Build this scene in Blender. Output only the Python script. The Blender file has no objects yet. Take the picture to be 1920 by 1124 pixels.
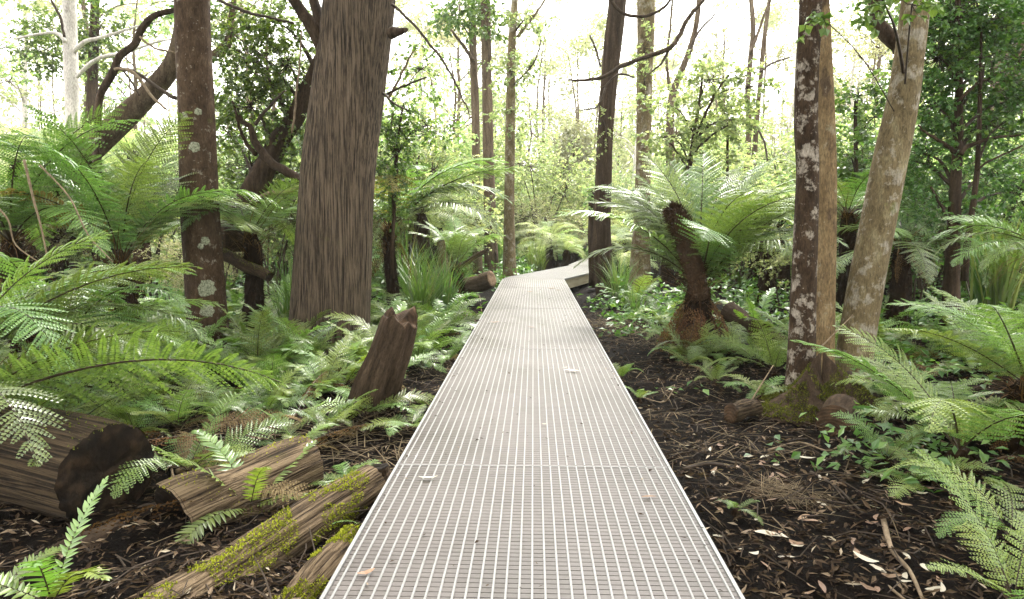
import bpy, math, random
import numpy as np
from mathutils import Vector, Matrix, Euler, noise as mnoise

R = math.radians
random.seed(7)
rng = np.random.default_rng(7)
scene = bpy.context.scene
col = scene.collection

# ------------------------------------------------------------------ camera
CAM_H = 1.45            # above the soil
DECK = 0.344            # deck top above the soil
F = 1280.0              # focal length in photo pixels (24 mm on 36 mm)
cam_d = bpy.data.cameras.new('camera')
cam = bpy.data.objects.new('camera', cam_d)
col.objects.link(cam)
cam.location = (0, 0, CAM_H)
cam.rotation_euler = (R(90 - 6.24), 0, R(1.79))
cam_d.sensor_width = 36
cam_d.lens = 24
cam_d.clip_start = 0.05
cam_d.clip_end = 2000
scene.camera = cam

# ------------------------------------------------------------------ world, sun, exposure
SUN_EL, SUN_AZ = 58.0, 70.0        # azimuth measured from +X towards +Y: ahead of the camera, slightly right
w = bpy.data.worlds.new('World')
scene.world = w
w.use_nodes = True
nt = w.node_tree
bg = nt.nodes['Background']
sky = nt.nodes.new('ShaderNodeTexSky')
sky.sky_type = 'NISHITA'
sky.sun_disc = False
sky.sun_elevation = R(SUN_EL)
sky.sun_rotation = R(90 - SUN_AZ)
sky.air_density = 1.0
sky.dust_density = 4.0
sky.ozone_density = 1.0
hs = nt.nodes.new('ShaderNodeHueSaturation')
hs.inputs['Saturation'].default_value = 0.16
mixc = nt.nodes.new('ShaderNodeMix'); mixc.data_type = 'RGBA'     # thin even cloud cover over the sky
mixc.inputs[0].default_value = 0.55
mixc.inputs[7].default_value = (9.2, 8.8, 8.2, 1)
nt.links.new(sky.outputs[0], hs.inputs['Color'])
nt.links.new(hs.outputs[0], mixc.inputs[6])
nt.links.new(mixc.outputs[2], bg.inputs['Color'])
bg.inputs['Strength'].default_value = 0.15
sun_d = bpy.data.lights.new('sun', 'SUN')
sun_d.energy = 1.4
sun_d.angle = R(14)
sun_d.color = (1.0, 0.96, 0.88)
sun = bpy.data.objects.new('sun', sun_d)
col.objects.link(sun)
sd = Vector((math.cos(R(SUN_EL)) * math.cos(R(SUN_AZ)), math.cos(R(SUN_EL)) * math.sin(R(SUN_AZ)), math.sin(R(SUN_EL))))
sun.rotation_euler = sd.to_track_quat('Z', 'Y').to_euler()
sun.location = (0, 0, 30)
vs = scene.view_settings
vs.view_transform = 'Standard'
vs.look = 'None'
vs.gamma = 1.0
vs.use_curve_mapping = False
vs.exposure = 2.5
scene.render.engine = 'CYCLES'
scene.cycles.max_bounces = 6
scene.cycles.diffuse_bounces = 4
scene.cycles.glossy_bounces = 2
scene.cycles.transmission_bounces = 4
scene.cycles.volume_bounces = 0
scene.cycles.sample_clamp_indirect = 6
scene.cycles.use_denoising = True

# ------------------------------------------------------------------ pixel -> place
_Rm = np.array(Euler(cam.rotation_euler).to_matrix())
def ray(px, py):
    return _Rm @ np.array([(px - 960) / F, -(py - 562) / F, -1.0])
def P(px, py, d):
    """point seen at photo pixel px, py whose world Y is d"""
    v = ray(px, py)
    return np.array([0, 0, CAM_H]) + v * (d / v[1])

def fbm(x, y, z=0.0, sc=1.0, oct=3):
    return mnoise.fractal(Vector((x * sc, y * sc, z * sc)), 1.0, 2.0, oct)

def gz(x, y):
    """height of the soil"""
    a = 0.05 * fbm(x, y, 3.1, 0.7) + 0.02 * fbm(x, y, 9.0, 3.0)
    side = max(0.0, abs(x) - 1.2)
    a += 0.02 * min(side, 6)
    if y > 40:
        t = min(1.0, (y - 40) / 80.0)
        a += 7.0 * t * t * (3 - 2 * t)
    if y < 17.5 and abs(x) < 0.9:
        a = min(a, 0.08)
    return a

# ------------------------------------------------------------------ object helpers
def tag(o, label=None, cat=None, group=None, kind=None):
    if label: o['label'] = label
    if cat: o['category'] = cat
    if group: o['group'] = group
    if kind: o['kind'] = kind
    return o

def thing(name, label, cat, loc=(0, 0, 0), group=None, kind=None):
    o = bpy.data.objects.new(name, None)
    o.empty_display_size = 0.1
    o.location = tuple(float(c) for c in loc)
    col.objects.link(o)
    return tag(o, label, cat, group, kind)

def link(name, mesh, parent=None, loc=None, rot=None, scale=None):
    o = bpy.data.objects.new(name, mesh)
    if parent is not None: o.parent = parent
    if loc is not None: o.location = tuple(float(c) for c in loc)
    if rot is not None: o.rotation_euler = rot
    if scale is not None: o.scale = (scale,) * 3 if not hasattr(scale, '__len__') else scale
    col.objects.link(o)
    return o

def copy_tree(o, parent=None):
    c = o.copy()
    col.objects.link(c)
    if parent is not None: c.parent = parent
    for ch in o.children:
        copy_tree(ch, c)
    return c

class MB:
    """collects vertices, quads and triangles and makes one mesh of them"""
    def __init__(s):
        s.v, s.q, s.t, s.n = [], [], [], 0
    def add(s, v, q=None, t=None):
        v = np.asarray(v, dtype=np.float64).reshape(-1, 3)
        if q is not None and len(q): s.q.append(np.asarray(q, dtype=np.int64).reshape(-1, 4) + s.n)
        if t is not None and len(t): s.t.append(np.asarray(t, dtype=np.int64).reshape(-1, 3) + s.n)
        s.v.append(v); s.n += len(v)
    def mesh(s, name, mat, smooth=False, origin=(0, 0, 0)):
        v = np.concatenate(s.v) if s.v else np.zeros((0, 3))
        v = v - np.asarray(origin, dtype=np.float64)
        q = np.concatenate(s.q) if s.q else np.zeros((0, 4), np.int64)
        t = np.concatenate(s.t) if s.t else np.zeros((0, 3), np.int64)
        me = bpy.data.meshes.new(name)
        me.vertices.add(len(v)); me.vertices.foreach_set('co', v.astype(np.float32).ravel())
        me.loops.add(len(q) * 4 + len(t) * 3)
        me.loops.foreach_set('vertex_index', np.concatenate([q.ravel(), t.ravel()]).astype(np.int32))
        me.polygons.add(len(q) + len(t))
        st = np.concatenate([np.arange(len(q)) * 4, len(q) * 4 + np.arange(len(t)) * 3]).astype(np.int32)
        me.polygons.foreach_set('loop_start', st)
        me.polygons.foreach_set('use_smooth', np.full(len(q) + len(t), smooth))
        me.update(calc_edges=True); me.validate()
        mats = mat if isinstance(mat, (list, tuple)) else [mat]
        for m in mats: me.materials.append(m)
        return me
    def build(s, name, mat, parent=None, smooth=False, origin=None):
        if origin is None:
            origin = parent.location if parent is not None else (0, 0, 0)
        return link(name, s.mesh(name, mat, smooth, origin), parent)

def nrm(a):
    a = np.asarray(a, dtype=np.float64)
    return a / (np.linalg.norm(a, axis=-1, keepdims=True) + 1e-12)

def spline(pts, k):
    """Catmull-Rom through rows of pts (any width), k samples per span"""
    p = np.asarray(pts, dtype=np.float64)
    if len(p) < 3:
        t = np.linspace(0, 1, k + 1)[:, None]
        return p[0] * (1 - t) + p[-1] * t
    e = np.vstack([2 * p[0] - p[1], p, 2 * p[-1] - p[-2]])
    out = []
    for i in range(len(p) - 1):
        a, b, c, d = e[i:i + 4]
        for t in np.linspace(0, 1, k, endpoint=False):
            out.append(0.5 * ((2 * b) + (-a + c) * t + (2 * a - 5 * b + 4 * c - d) * t * t + (-a + 3 * b - 3 * c + d) * t ** 3))
    out.append(p[-1])
    return np.array(out)

def tube(mb, pts, rad, seg=8, bump=None, cap=True):
    """bump(u, s, i): radius factor array for angle u"""
    p = np.asarray(pts, dtype=np.float64); rad = np.asarray(rad, dtype=np.float64)
    n = len(p)
    T = nrm(np.gradient(p, axis=0))
    ref = np.array([1.0, 0, 0]) if abs(T[0][0]) < 0.8 else np.array([0, 1.0, 0])
    N = np.zeros_like(p); a = ref - T[0] * ref.dot(T[0]); N[0] = a / np.linalg.norm(a)
    for i in range(1, n):
        a = N[i - 1] - T[i] * N[i - 1].dot(T[i]); N[i] = a / (np.linalg.norm(a) + 1e-9)
    B = np.cross(T, N)
    u = np.linspace(0, 2 * math.pi, seg, endpoint=False)
    L = np.concatenate([[0], np.cumsum(np.linalg.norm(np.diff(p, axis=0), axis=1))])
    V = np.zeros((n, seg, 3))
    for i in range(n):
        r = rad[i] * (bump(u, L[i]) if bump else 1.0)
        V[i] = p[i] + np.outer(np.cos(u) * r, N[i]) + np.outer(np.sin(u) * r, B[i])
    V = V.reshape(-1, 3)
    i = np.arange(n - 1)[:, None] * seg; j = np.arange(seg)[None]; j2 = (j + 1) % seg
    q = np.stack([i + j, i + j2, i + seg + j2, i + seg + j], -1).reshape(-1, 4)
    t = []
    if cap:
        V = np.vstack([V, p[0], p[-1]])
        k = n * seg
        for a in range(seg):
            t.append((k, (a + 1) % seg, a))
            t.append((k + 1, (n - 1) * seg + a, (n - 1) * seg + (a + 1) % seg))
    mb.add(V, q, t)
    return p, N, B, T

def box(mb, x0, x1, y0, y1, z0, z1):
    v = [(x, y, z) for z in (z0, z1) for y in (y0, y1) for x in (x0, x1)]
    mb.add(v, [(0, 2, 3, 1), (4, 5, 7, 6), (0, 1, 5, 4), (2, 6, 7, 3), (0, 4, 6, 2), (1, 3, 7, 5)])

# ------------------------------------------------------------------ materials
def newmat(name):
    m = bpy.data.materials.new(name); m.use_nodes = True
    t = m.node_tree
    for n in list(t.nodes): t.nodes.remove(n)
    out = t.nodes.new('ShaderNodeOutputMaterial')
    return m, t, out
def nd(t, ty, **kw):
    n = t.nodes.new(ty)
    for k, v in kw.items(): setattr(n, k, v)
    return n
def ramp(t, src, stops, interp='LINEAR'):
    r = nd(t, 'ShaderNodeValToRGB')
    r.color_ramp.interpolation = interp
    els = r.color_ramp.elements
    while len(els) < len(stops): els.new(0.5)
    for e, (p, c) in zip(els, stops):
        e.position = p
        e.color = (c, c, c, 1) if not hasattr(c, '__len__') else (*c, 1)
    t.links.new(src, r.inputs[0])
    return r.outputs[0]
def noise_n(t, co, scale, detail=4, rough=0.55, map_scale=None):
    if map_scale is not None:
        mp = nd(t, 'ShaderNodeMapping'); mp.inputs['Scale'].default_value = map_scale
        t.links.new(co, mp.inputs[0]); co = mp.outputs[0]
    n = nd(t, 'ShaderNodeTexNoise')
    n.inputs['Scale'].default_value = scale; n.inputs['Detail'].default_value = detail; n.inputs['Roughness'].default_value = rough
    t.links.new(co, n.inputs['Vector'])
    return n.outputs[0]
def mix(t, fac, a, b, mode='MIX'):
    m = nd(t, 'ShaderNodeMix', data_type='RGBA', blend_type=mode)
    for s, v in ((m.inputs[0], fac), (m.inputs[6], a), (m.inputs[7], b)):
        if hasattr(v, 'is_output') or isinstance(v, bpy.types.NodeSocket): t.links.new(v, s)
        elif hasattr(v, '__len__'): s.default_value = (*v, 1)
        else: s.default_value = v
    return m.outputs[2]
def mathn(t, op, a, b=None):
    m = nd(t, 'ShaderNodeMath', operation=op)
    for s, v in zip(m.inputs, (a, b)):
        if v is None: continue
        if isinstance(v, bpy.types.NodeSocket): t.links.new(v, s)
        else: s.default_value = v
    return m.outputs[0]
def bump_n(t, h, dist, strength=1.0):
    b = nd(t, 'ShaderNodeBump'); b.inputs['Distance'].default_value = dist; b.inputs['Strength'].default_value = strength
    t.links.new(h, b.inputs['Height'])
    return b.outputs[0]

def leaf_mat(name, stops, trans=0.4, rough=0.42, spec=0.4, obj_var=0.35, hue_var=0.03, tint=(1.5, 1.65, 0.55)):
    """leaf: colour picked per leaf from stops; partly lets light through"""
    m, t, out = newmat(name)
    g = nd(t, 'ShaderNodeNewGeometry')
    oi = nd(t, 'ShaderNodeObjectInfo')
    c = ramp(t, g.outputs['Random Per Island'], stops)
    hsv = nd(t, 'ShaderNodeHueSaturation')
    t.links.new(c, hsv.inputs['Color'])
    mr = nd(t, 'ShaderNodeMapRange'); mr.inputs[3].default_value = 1 - obj_var; mr.inputs[4].default_value = 1 + obj_var
    t.links.new(oi.outputs['Random'], mr.inputs[0]); t.links.new(mr.outputs[0], hsv.inputs['Value'])
    mh = nd(t, 'ShaderNodeMapRange'); mh.inputs[3].default_value = 0.5 - hue_var; mh.inputs[4].default_value = 0.5 + hue_var
    r2 = mathn(t, 'FRACT', mathn(t, 'MULTIPLY', oi.outputs['Random'], 7.31))
    t.links.new(r2, mh.inputs[0]); t.links.new(mh.outputs[0], hsv.inputs['Hue'])
    c = hsv.outputs[0]
    pr = nd(t, 'ShaderNodeBsdfPrincipled')
    pr.inputs['Roughness'].default_value = rough; pr.inputs['Specular IOR Level'].default_value = spec
    t.links.new(c, pr.inputs['Base Color'])
    tr = nd(t, 'ShaderNodeBsdfTranslucent')
    t.links.new(mix(t, 1.0, c, tint, 'MULTIPLY'), tr.inputs['Color'])
    ms = nd(t, 'ShaderNodeMixShader'); ms.inputs[0].default_value = trans
    t.links.new(pr.outputs[0], ms.inputs[1]); t.links.new(tr.outputs[0], ms.inputs[2])
    t.links.new(ms.outputs[0], out.inputs['Surface'])
    return m

def bark_mat(name, base, dark, light, fiss=(1, 1, 0.12), fscale=22, spots=0.0, spot_col=(0.5, 0.47, 0.42), spot_scale=9,
             moss=0.0, bump=0.01, blot=None):
    m, t, out = newmat(name)
    tc = nd(t, 'ShaderNodeTexCoord'); co = tc.outputs['Object']
    f = noise_n(t, co, fscale, 6, 0.65, fiss)
    c = ramp(t, f, [(0.3, dark), (0.5, base), (0.72, light)])
    big = noise_n(t, co, 2.2, 3)
    c = mix(t, ramp(t, big, [(0.35, 0.0), (0.7, 0.6)]), c, tuple(0.55 * x for x in base))
    if blot:
        bn = noise_n(t, co, blot[1], 5, 0.6, (1, 1, 0.45))
        c = mix(t, ramp(t, bn, [(blot[2] - 0.03, 0.0), (blot[2] + 0.03, 1.0)]), c, blot[0])
    if spots > 0:
        n1 = noise_n(t, co, spot_scale, 5, 0.7)
        c = mix(t, ramp(t, n1, [(1 - spots - 0.02, 0.0), (1 - spots + 0.02, 0.5), (1 - spots + 0.1, 0.9)]), c, spot_col)
        n3 = noise_n(t, co, spot_scale * 4, 3, 0.7)
        c = mix(t, ramp(t, n3, [(0.66, 0.0), (0.70, 0.6)]), c, spot_col)
    if moss > 0:
        n2 = noise_n(t, co, 3.5, 6, 0.7)
        c = mix(t, ramp(t, n2, [(1 - moss - 0.06, 0.0), (1 - moss + 0.08, 0.8)]), c, (0.09, 0.11, 0.02))
    fine = noise_n(t, co, 70, 5, 0.75, (1, 1, 0.3))
    c = mix(t, 0.8, c, ramp(t, fine, [(0.3, 0.25), (0.5, 1.0), (0.7, 1.7)]), 'MULTIPLY')
    pr = nd(t, 'ShaderNodeBsdfPrincipled'); pr.inputs['Roughness'].default_value = 0.9; pr.inputs['Specular IOR Level'].default_value = 0.1
    t.links.new(c, pr.inputs['Base Color'])
    hgt = mathn(t, 'ADD', f, mathn(t, 'MULTIPLY', fine, 0.6))
    t.links.new(bump_n(t, hgt, bump), pr.inputs['Normal'])
    t.links.new(pr.outputs[0], out.inputs['Surface'])
    return m

def furrow_mat(name, lo, mid, hi):
    m, t, out = newmat(name)
    tc = nd(t, 'ShaderNodeTexCoord'); co = tc.outputs['Object']
    warp = noise_n(t, co, 3.0, 3, 0.5, (1, 1, 0.5))
    f1 = noise_n(t, co, 64, 3, 0.6, (1, 1, 0.022)); f2 = noise_n(t, co, 100, 4, 0.7, (1, 1, 0.035)); f3 = noise_n(t, co, 14, 3, 0.6, (1, 1, 0.2)); f4 = noise_n(t, co, 120, 4, 0.8, (1, 1, 0.25))
    h = mathn(t, 'ADD', mathn(t, 'MULTIPLY', f1, 0.58), mathn(t, 'ADD', mathn(t, 'MULTIPLY', f2, 0.34), mathn(t, 'ADD', mathn(t, 'MULTIPLY', f3, 0.08), mathn(t, 'MULTIPLY', f4, 0.12))))
    c = ramp(t, h, [(0.44, lo), (0.53, mid), (0.61, hi), (0.7, tuple(1.25 * x for x in hi))])
    c = mix(t, ramp(t, warp, [(0.4, 0.0), (0.7, 0.35)]), c, ramp(t, h, [(0.45, tuple(0.7 * x for x in lo)), (0.65, mid)]))
    n2 = noise_n(t, co, 2.5, 6, 0.7)
    c = mix(t, ramp(t, n2, [(0.62, 0.0), (0.78, 0.45)]), c, (0.07, 0.085, 0.02))
    pr = nd(t, 'ShaderNodeBsdfPrincipled'); pr.inputs['Roughness'].default_value = 0.9; pr.inputs['Specular IOR Level'].default_value = 0.2
    t.links.new(c, pr.inputs['Base Color']); t.links.new(bump_n(t, h, 0.06), pr.inputs['Normal'])
    t.links.new(pr.outputs[0], out.inputs['Surface'])
    return m

def plain_mat(name, stops, scale=12, rough=0.7, bump=0.003, spec=0.3, map_scale=None, island=0.0):
    m, t, out = newmat(name)
    tc = nd(t, 'ShaderNodeTexCoord')
    n = noise_n(t, tc.outputs['Object'], scale, 5, 0.6, map_scale)
    c = ramp(t, n, stops)
    if island:
        g = nd(t, 'ShaderNodeNewGeometry')
        mr = nd(t, 'ShaderNodeMapRange'); mr.inputs[3].default_value = 1 - island; mr.inputs[4].default_value = 1 + island
        t.links.new(g.outputs['Random Per Island'], mr.inputs[0])
        h = nd(t, 'ShaderNodeHueSaturation'); t.links.new(c, h.inputs['Color']); t.links.new(mr.outputs[0], h.inputs['Value'])
        c = h.outputs[0]
    pr = nd(t, 'ShaderNodeBsdfPrincipled'); pr.inputs['Roughness'].default_value = rough; pr.inputs['Specular IOR Level'].default_value = spec
    t.links.new(c, pr.inputs['Base Color'])
    t.links.new(bump_n(t, n, bump), pr.inputs['Normal'])
    t.links.new(pr.outputs[0], out.inputs['Surface'])
    return m

M = {}
M['frond'] = leaf_mat('fern_green', [(0, (0.086, 0.145, 0.04)), (0.5, (0.125, 0.203, 0.052)), (1, (0.186, 0.271, 0.074))], 0.25, 0.33, 0.95)
M['frond_far'] = leaf_mat('fern_yellow_green', [(0, (0.187, 0.255, 0.115)), (1, (0.338, 0.391, 0.191))], 0.42, 0.45, 0.4, tint=(1.45, 1.5, 0.95))  # far fronds: paleness of the hazy distance put into the colour
M['ground_fern'] = leaf_mat('ground_fern_green', [(0, (0.091, 0.151, 0.038)), (1, (0.169, 0.248, 0.055))], 0.28, 0.36, 0.7)
M['dead_frond'] = leaf_mat('dead_fern_brown', [(0, (0.06, 0.03, 0.014)), (1, (0.16, 0.09, 0.045))], 0.25, 0.8, 0.1, 0.3, 0.01)
M['dry_frond'] = leaf_mat('dry_fern_straw', [(0, (0.12, 0.085, 0.045)), (1, (0.24, 0.18, 0.1))], 0.3, 0.8, 0.1, 0.3, 0.01)
M['leaf'] = leaf_mat('leaf_green', [(0, (0.052, 0.1, 0.033)), (0.6, (0.086, 0.158, 0.041)), (1, (0.172, 0.251, 0.067))], 0.27, 0.35, 0.5, 0.2)
M['leaf_dark'] = leaf_mat('leaf_dark_green', [(0, (0.049, 0.084, 0.027)), (0.6, (0.09, 0.137, 0.034)), (1, (0.179, 0.228, 0.051))], 0.35, 0.32, 0.55, 0.15)
M['leaf_light'] = leaf_mat('leaf_light_green', [(0, (0.17, 0.232, 0.107)), (0.6, (0.288, 0.366, 0.173)), (1, (0.472, 0.511, 0.278))], 0.45, 0.4, 0.4, 0.25, tint=(1.45, 1.5, 0.95))  # light green, raised further to paint in the overexposed background brightness
M['leaf_far'] = leaf_mat('leaf_olive', [(0, (0.184, 0.197, 0.111)), (1, (0.343, 0.343, 0.214))], 0.42, 0.5, 0.3, 0.25, tint=(1.45, 1.5, 0.95))  # olive leaves lightened and greyed, haze painted into the colour
M['leaf_hazed'] = leaf_mat('leaf_olive_hazed', [(0, (0.19, 0.21, 0.127)), (0.6, (0.285, 0.31, 0.196)), (1, (0.399, 0.4, 0.299))], 0.42, 0.6, 0.2, 0.0, tint=(1.45, 1.5, 0.95))  # far woodland leaves: washed-out haze put into the leaf colour
M['leaf_bluish'] = leaf_mat('leaf_grey_green', [(0, (0.14, 0.164, 0.102)), (1, (0.249, 0.257, 0.158))], 0.35, 0.5, 0.3, 0.1, tint=(1.45, 1.5, 0.95))
M['grass'] = leaf_mat('sedge_green', [(0, (0.07, 0.13, 0.04)), (0.8, (0.13, 0.2, 0.065)), (1, (0.24, 0.24, 0.12))], 0.3, 0.4, 0.4)
M['straw'] = leaf_mat('straw_grass', [(0, (0.05, 0.036, 0.022)), (1, (0.19, 0.15, 0.095))], 0.2, 0.8, 0.1, 0.15, 0.01)
M['moss'] = leaf_mat('moss_green', [(0, (0.135, 0.149, 0.017)), (0.6, (0.27, 0.277, 0.03)), (1, (0.432, 0.419, 0.06))], 0.25, 0.8, 0.1, 0.1, 0.01)
M['dark_moss'] = leaf_mat('dark_moss', [(0, (0.05, 0.06, 0.012)), (0.6, (0.1, 0.115, 0.02)), (1, (0.19, 0.2, 0.035))], 0.2, 0.85, 0.1, 0.1, 0.01)
M['litter'] = leaf_mat('dead_leaves', [(0, (0.012, 0.007, 0.005)), (0.55, (0.036, 0.022, 0.014)), (0.86, (0.1, 0.066, 0.043)), (0.97, (0.22, 0.16, 0.115)), (1, (0.45, 0.38, 0.3))], 0.1, 0.8, 0.1, 0.1, 0.01)
M['pale_leaf'] = leaf_mat('pale_dead_leaf', [(0, (0.375, 0.33, 0.24)), (1, (0.488, 0.45, 0.375))], 0.1, 0.5, 0.4, 0.15, 0.01)
M['brown_leaf'] = leaf_mat('brown_dead_leaf', [(0, (0.14, 0.08, 0.045)), (1, (0.25, 0.16, 0.1))], 0.1, 0.5, 0.4, 0.3, 0.01)
M['stem'] = plain_mat('fern_stem', [(0.3, (0.02, 0.014, 0.008)), (0.7, (0.05, 0.035, 0.015))], 30, 0.6)
M['twig'] = plain_mat('twig_bark', [(0.3, (0.02, 0.013, 0.008)), (0.7, (0.06, 0.042, 0.028))], 25, 0.8)
M['pale_twig'] = plain_mat('pale_twig', [(0.3, (0.1, 0.072, 0.045)), (0.7, (0.24, 0.18, 0.12))], 25, 0.8, 0.003, 0.2, (1, 1, 1))
M['fibre'] = plain_mat('tree_fern_fibre', [(0.3, (0.006, 0.004, 0.0025)), (0.6, (0.025, 0.015, 0.008)), (0.8, (0.07, 0.042, 0.022))], 40, 0.95, 0.02, 0.1, (1, 1, 0.3), 0.5)
M['fur'] = plain_mat('crozier_fur', [(0.3, (0.02, 0.012, 0.007)), (0.6, (0.06, 0.036, 0.02)), (0.8, (0.13, 0.082, 0.048))], 50, 0.95, 0.01, 0.1, None, 0.5)

M['bark_string'] = furrow_mat('stringybark', (0.011, 0.0075, 0.005), (0.06, 0.0435, 0.03), (0.135, 0.1, 0.069))
M['bark_brown'] = bark_mat('brown_lichen_bark', (0.0569, 0.036, 0.0218), (0.021, 0.0128, 0.0078), (0.0898, 0.0611, 0.0389), (1, 1, 0.5), 14,
                           spots=0.385, spot_col=(0.22, 0.2, 0.165), spot_scale=10, moss=0.3, bump=0.006)
M['bark_white'] = bark_mat('white_gum_bark', (0.558, 0.522, 0.486), (0.36, 0.324, 0.297), (0.675, 0.648, 0.612), (1, 1, 0.3), 8, bump=0.003, blot=((0.12, 0.1, 0.09), 9, 0.67))
M['bark_mottle'] = bark_mat('black_white_mottled_bark', (0.0378, 0.0239, 0.0144), (0.0139, 0.0091, 0.0058), (0.063, 0.0427, 0.0264), (1, 1, 0.5), 14,
                            spots=0.455, spot_col=(0.26, 0.228, 0.19), spot_scale=8, moss=0.26, bump=0.005)
M['bark_tan'] = bark_mat('tan_bark', (0.167, 0.1159, 0.0616), (0.0752, 0.0496, 0.0254), (0.2504, 0.1903, 0.1085), (1, 1, 0.25), 12, spots=0.38, spot_col=(0.22, 0.19, 0.14), spot_scale=7, moss=0.33, bump=0.004,
                         blot=((0.07, 0.048, 0.03), 5, 0.6))
M['bark_tangrey'] = bark_mat('tan_grey_bark', (0.1396, 0.1072, 0.0586), (0.0588, 0.0436, 0.0229), (0.2204, 0.1907, 0.1171), (1, 1, 0.4), 10, spots=0.45, spot_col=(0.25, 0.225, 0.185), spot_scale=6, moss=0.33, bump=0.004)
M['bark_grey'] = bark_mat('grey_brown_bark', (0.0958, 0.0698, 0.0467), (0.0299, 0.0203, 0.013), (0.1676, 0.1337, 0.0933), (1, 1, 0.15), 14, moss=0.25, bump=0.01)
M['bark_dark'] = bark_mat('dark_rough_bark', (0.0449, 0.0302, 0.0197), (0.0132, 0.0087, 0.0057), (0.0958, 0.0668, 0.0441), (1, 1, 0.12), 16, moss=0.22, bump=0.012)
M['bark_log'] = furrow_mat('fallen_log_bark', (0.016, 0.01, 0.006), (0.085, 0.058, 0.034), (0.2, 0.145, 0.09))
M['bark_log_dark'] = furrow_mat('dark_log_bark', (0.005, 0.003, 0.002), (0.028, 0.018, 0.01), (0.085, 0.058, 0.032))
def ring_mat(name, lo, hi):
    m, t, out = newmat(name)
    tc = nd(t, 'ShaderNodeTexCoord'); co = tc.outputs['Object']
    wv = nd(t, 'ShaderNodeTexWave', wave_type='RINGS', rings_direction='Z')
    wv.inputs['Scale'].default_value = 14; wv.inputs['Distortion'].default_value = 2.5; wv.inputs['Detail'].default_value = 3; wv.inputs['Detail Scale'].default_value = 2
    t.links.new(co, wv.inputs['Vector'])
    n = noise_n(t, co, 10, 6, 0.7)
    h = mathn(t, 'ADD', mathn(t, 'MULTIPLY', wv.outputs[1], 0.13), mathn(t, 'MULTIPLY', n, 1.0))
    c = ramp(t, h, [(0.3, tuple(0.3 * x for x in lo)), (0.5, lo), (0.85, hi)])
    pr = nd(t, 'ShaderNodeBsdfPrincipled'); pr.inputs['Roughness'].default_value = 0.8; pr.inputs['Specular IOR Level'].default_value = 0.15
    t.links.new(c, pr.inputs['Base Color']); t.links.new(bump_n(t, h, 0.012), pr.inputs['Normal'])
    t.links.new(pr.outputs[0], out.inputs['Surface'])
    return m
M['cut_wood'] = plain_mat('dark_wet_cut_wood', [(0.3, (0.002, 0.0014, 0.001)), (0.52, (0.012, 0.0075, 0.0045)), (0.8, (0.05, 0.031, 0.017))], 11, 0.8, 0.02, 0.15)
M['cut_brown'] = ring_mat('cut_brown_end', (0.03, 0.018, 0.01), (0.1, 0.06, 0.033))
M['cut_pale'] = ring_mat('cut_pale_end', (0.1, 0.065, 0.038), (0.24, 0.165, 0.1))

# ------------------------------------------------------------------ ground
m, t, out = newmat('dark_forest_soil')
tc = nd(t, 'ShaderNodeTexCoord'); co = tc.outputs['Object']
n1 = noise_n(t, co, 3.0, 6, 0.65); n2 = noise_n(t, co, 40, 5, 0.7)
c = ramp(t, n1, [(0.3, (0.0018, 0.0012, 0.0008)), (0.55, (0.0048, 0.0031, 0.0021)), (0.75, (0.012, 0.0078, 0.005))])
c = mix(t, 0.7, c, mix(t, n2, (0.2, 0.2, 0.2), (1.8, 1.75, 1.7)), 'MULTIPLY')
pr = nd(t, 'ShaderNodeBsdfPrincipled'); pr.inputs['Roughness'].default_value = 0.9; pr.inputs['Specular IOR Level'].default_value = 0.08
t.links.new(c, pr.inputs['Base Color'])
t.links.new(bump_n(t, mathn(t, 'ADD', n1, n2), 0.03), pr.inputs['Normal'])
t.links.new(pr.outputs[0], out.inputs['Surface'])
M['soil'] = m

def ground():
    mb = MB()
    xs = np.concatenate([-np.geomspace(260, 6.2, 40), np.arange(-6, 6.01, 0.08), np.geomspace(6.2, 260, 40)])
    ys = np.concatenate([-np.geomspace(60, 1.1, 14), np.arange(-1, 12, 0.08), np.geomspace(12.1, 420, 70)])
    X, Y = np.meshgrid(xs, ys)
    Z = np.array([gz(a, b) + (0.045 * fbm(a, b, 1.7, 6.0, 5) if (abs(a) < 6 and -1 < b < 12) else 0) for a, b in zip(X.ravel(), Y.ravel())])
    nx, ny = len(xs), len(ys)
    i = np.arange(ny - 1)[:, None] * nx + np.arange(nx - 1)[None]
    q = np.stack([i, i + 1, i + nx + 1, i + nx], -1).reshape(-1, 4)
    mb.add(np.stack([X.ravel(), Y.ravel(), Z], -1), q)
    o = mb.build('ground', M['soil'], smooth=True)
    o['kind'] = 'structure'
ground()

# ------------------------------------------------------------------ haze
def haze():
    mb = MB(); box(mb, -300, 300, -70, 450, -3.0, 30.0)
    m, t, out = newmat('haze_air')
    v = nd(t, 'ShaderNodeVolumePrincipled')
    v.inputs['Color'].default_value = (0.97, 0.985, 0.95, 1)
    v.inputs['Density'].default_value = 0.0007
    v.inputs['Anisotropy'].default_value = 0.2
    t.links.new(v.outputs[0], out.inputs['Volume'])
    o = mb.build('haze', m)
    o['kind'] = 'stuff'
haze()

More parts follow.
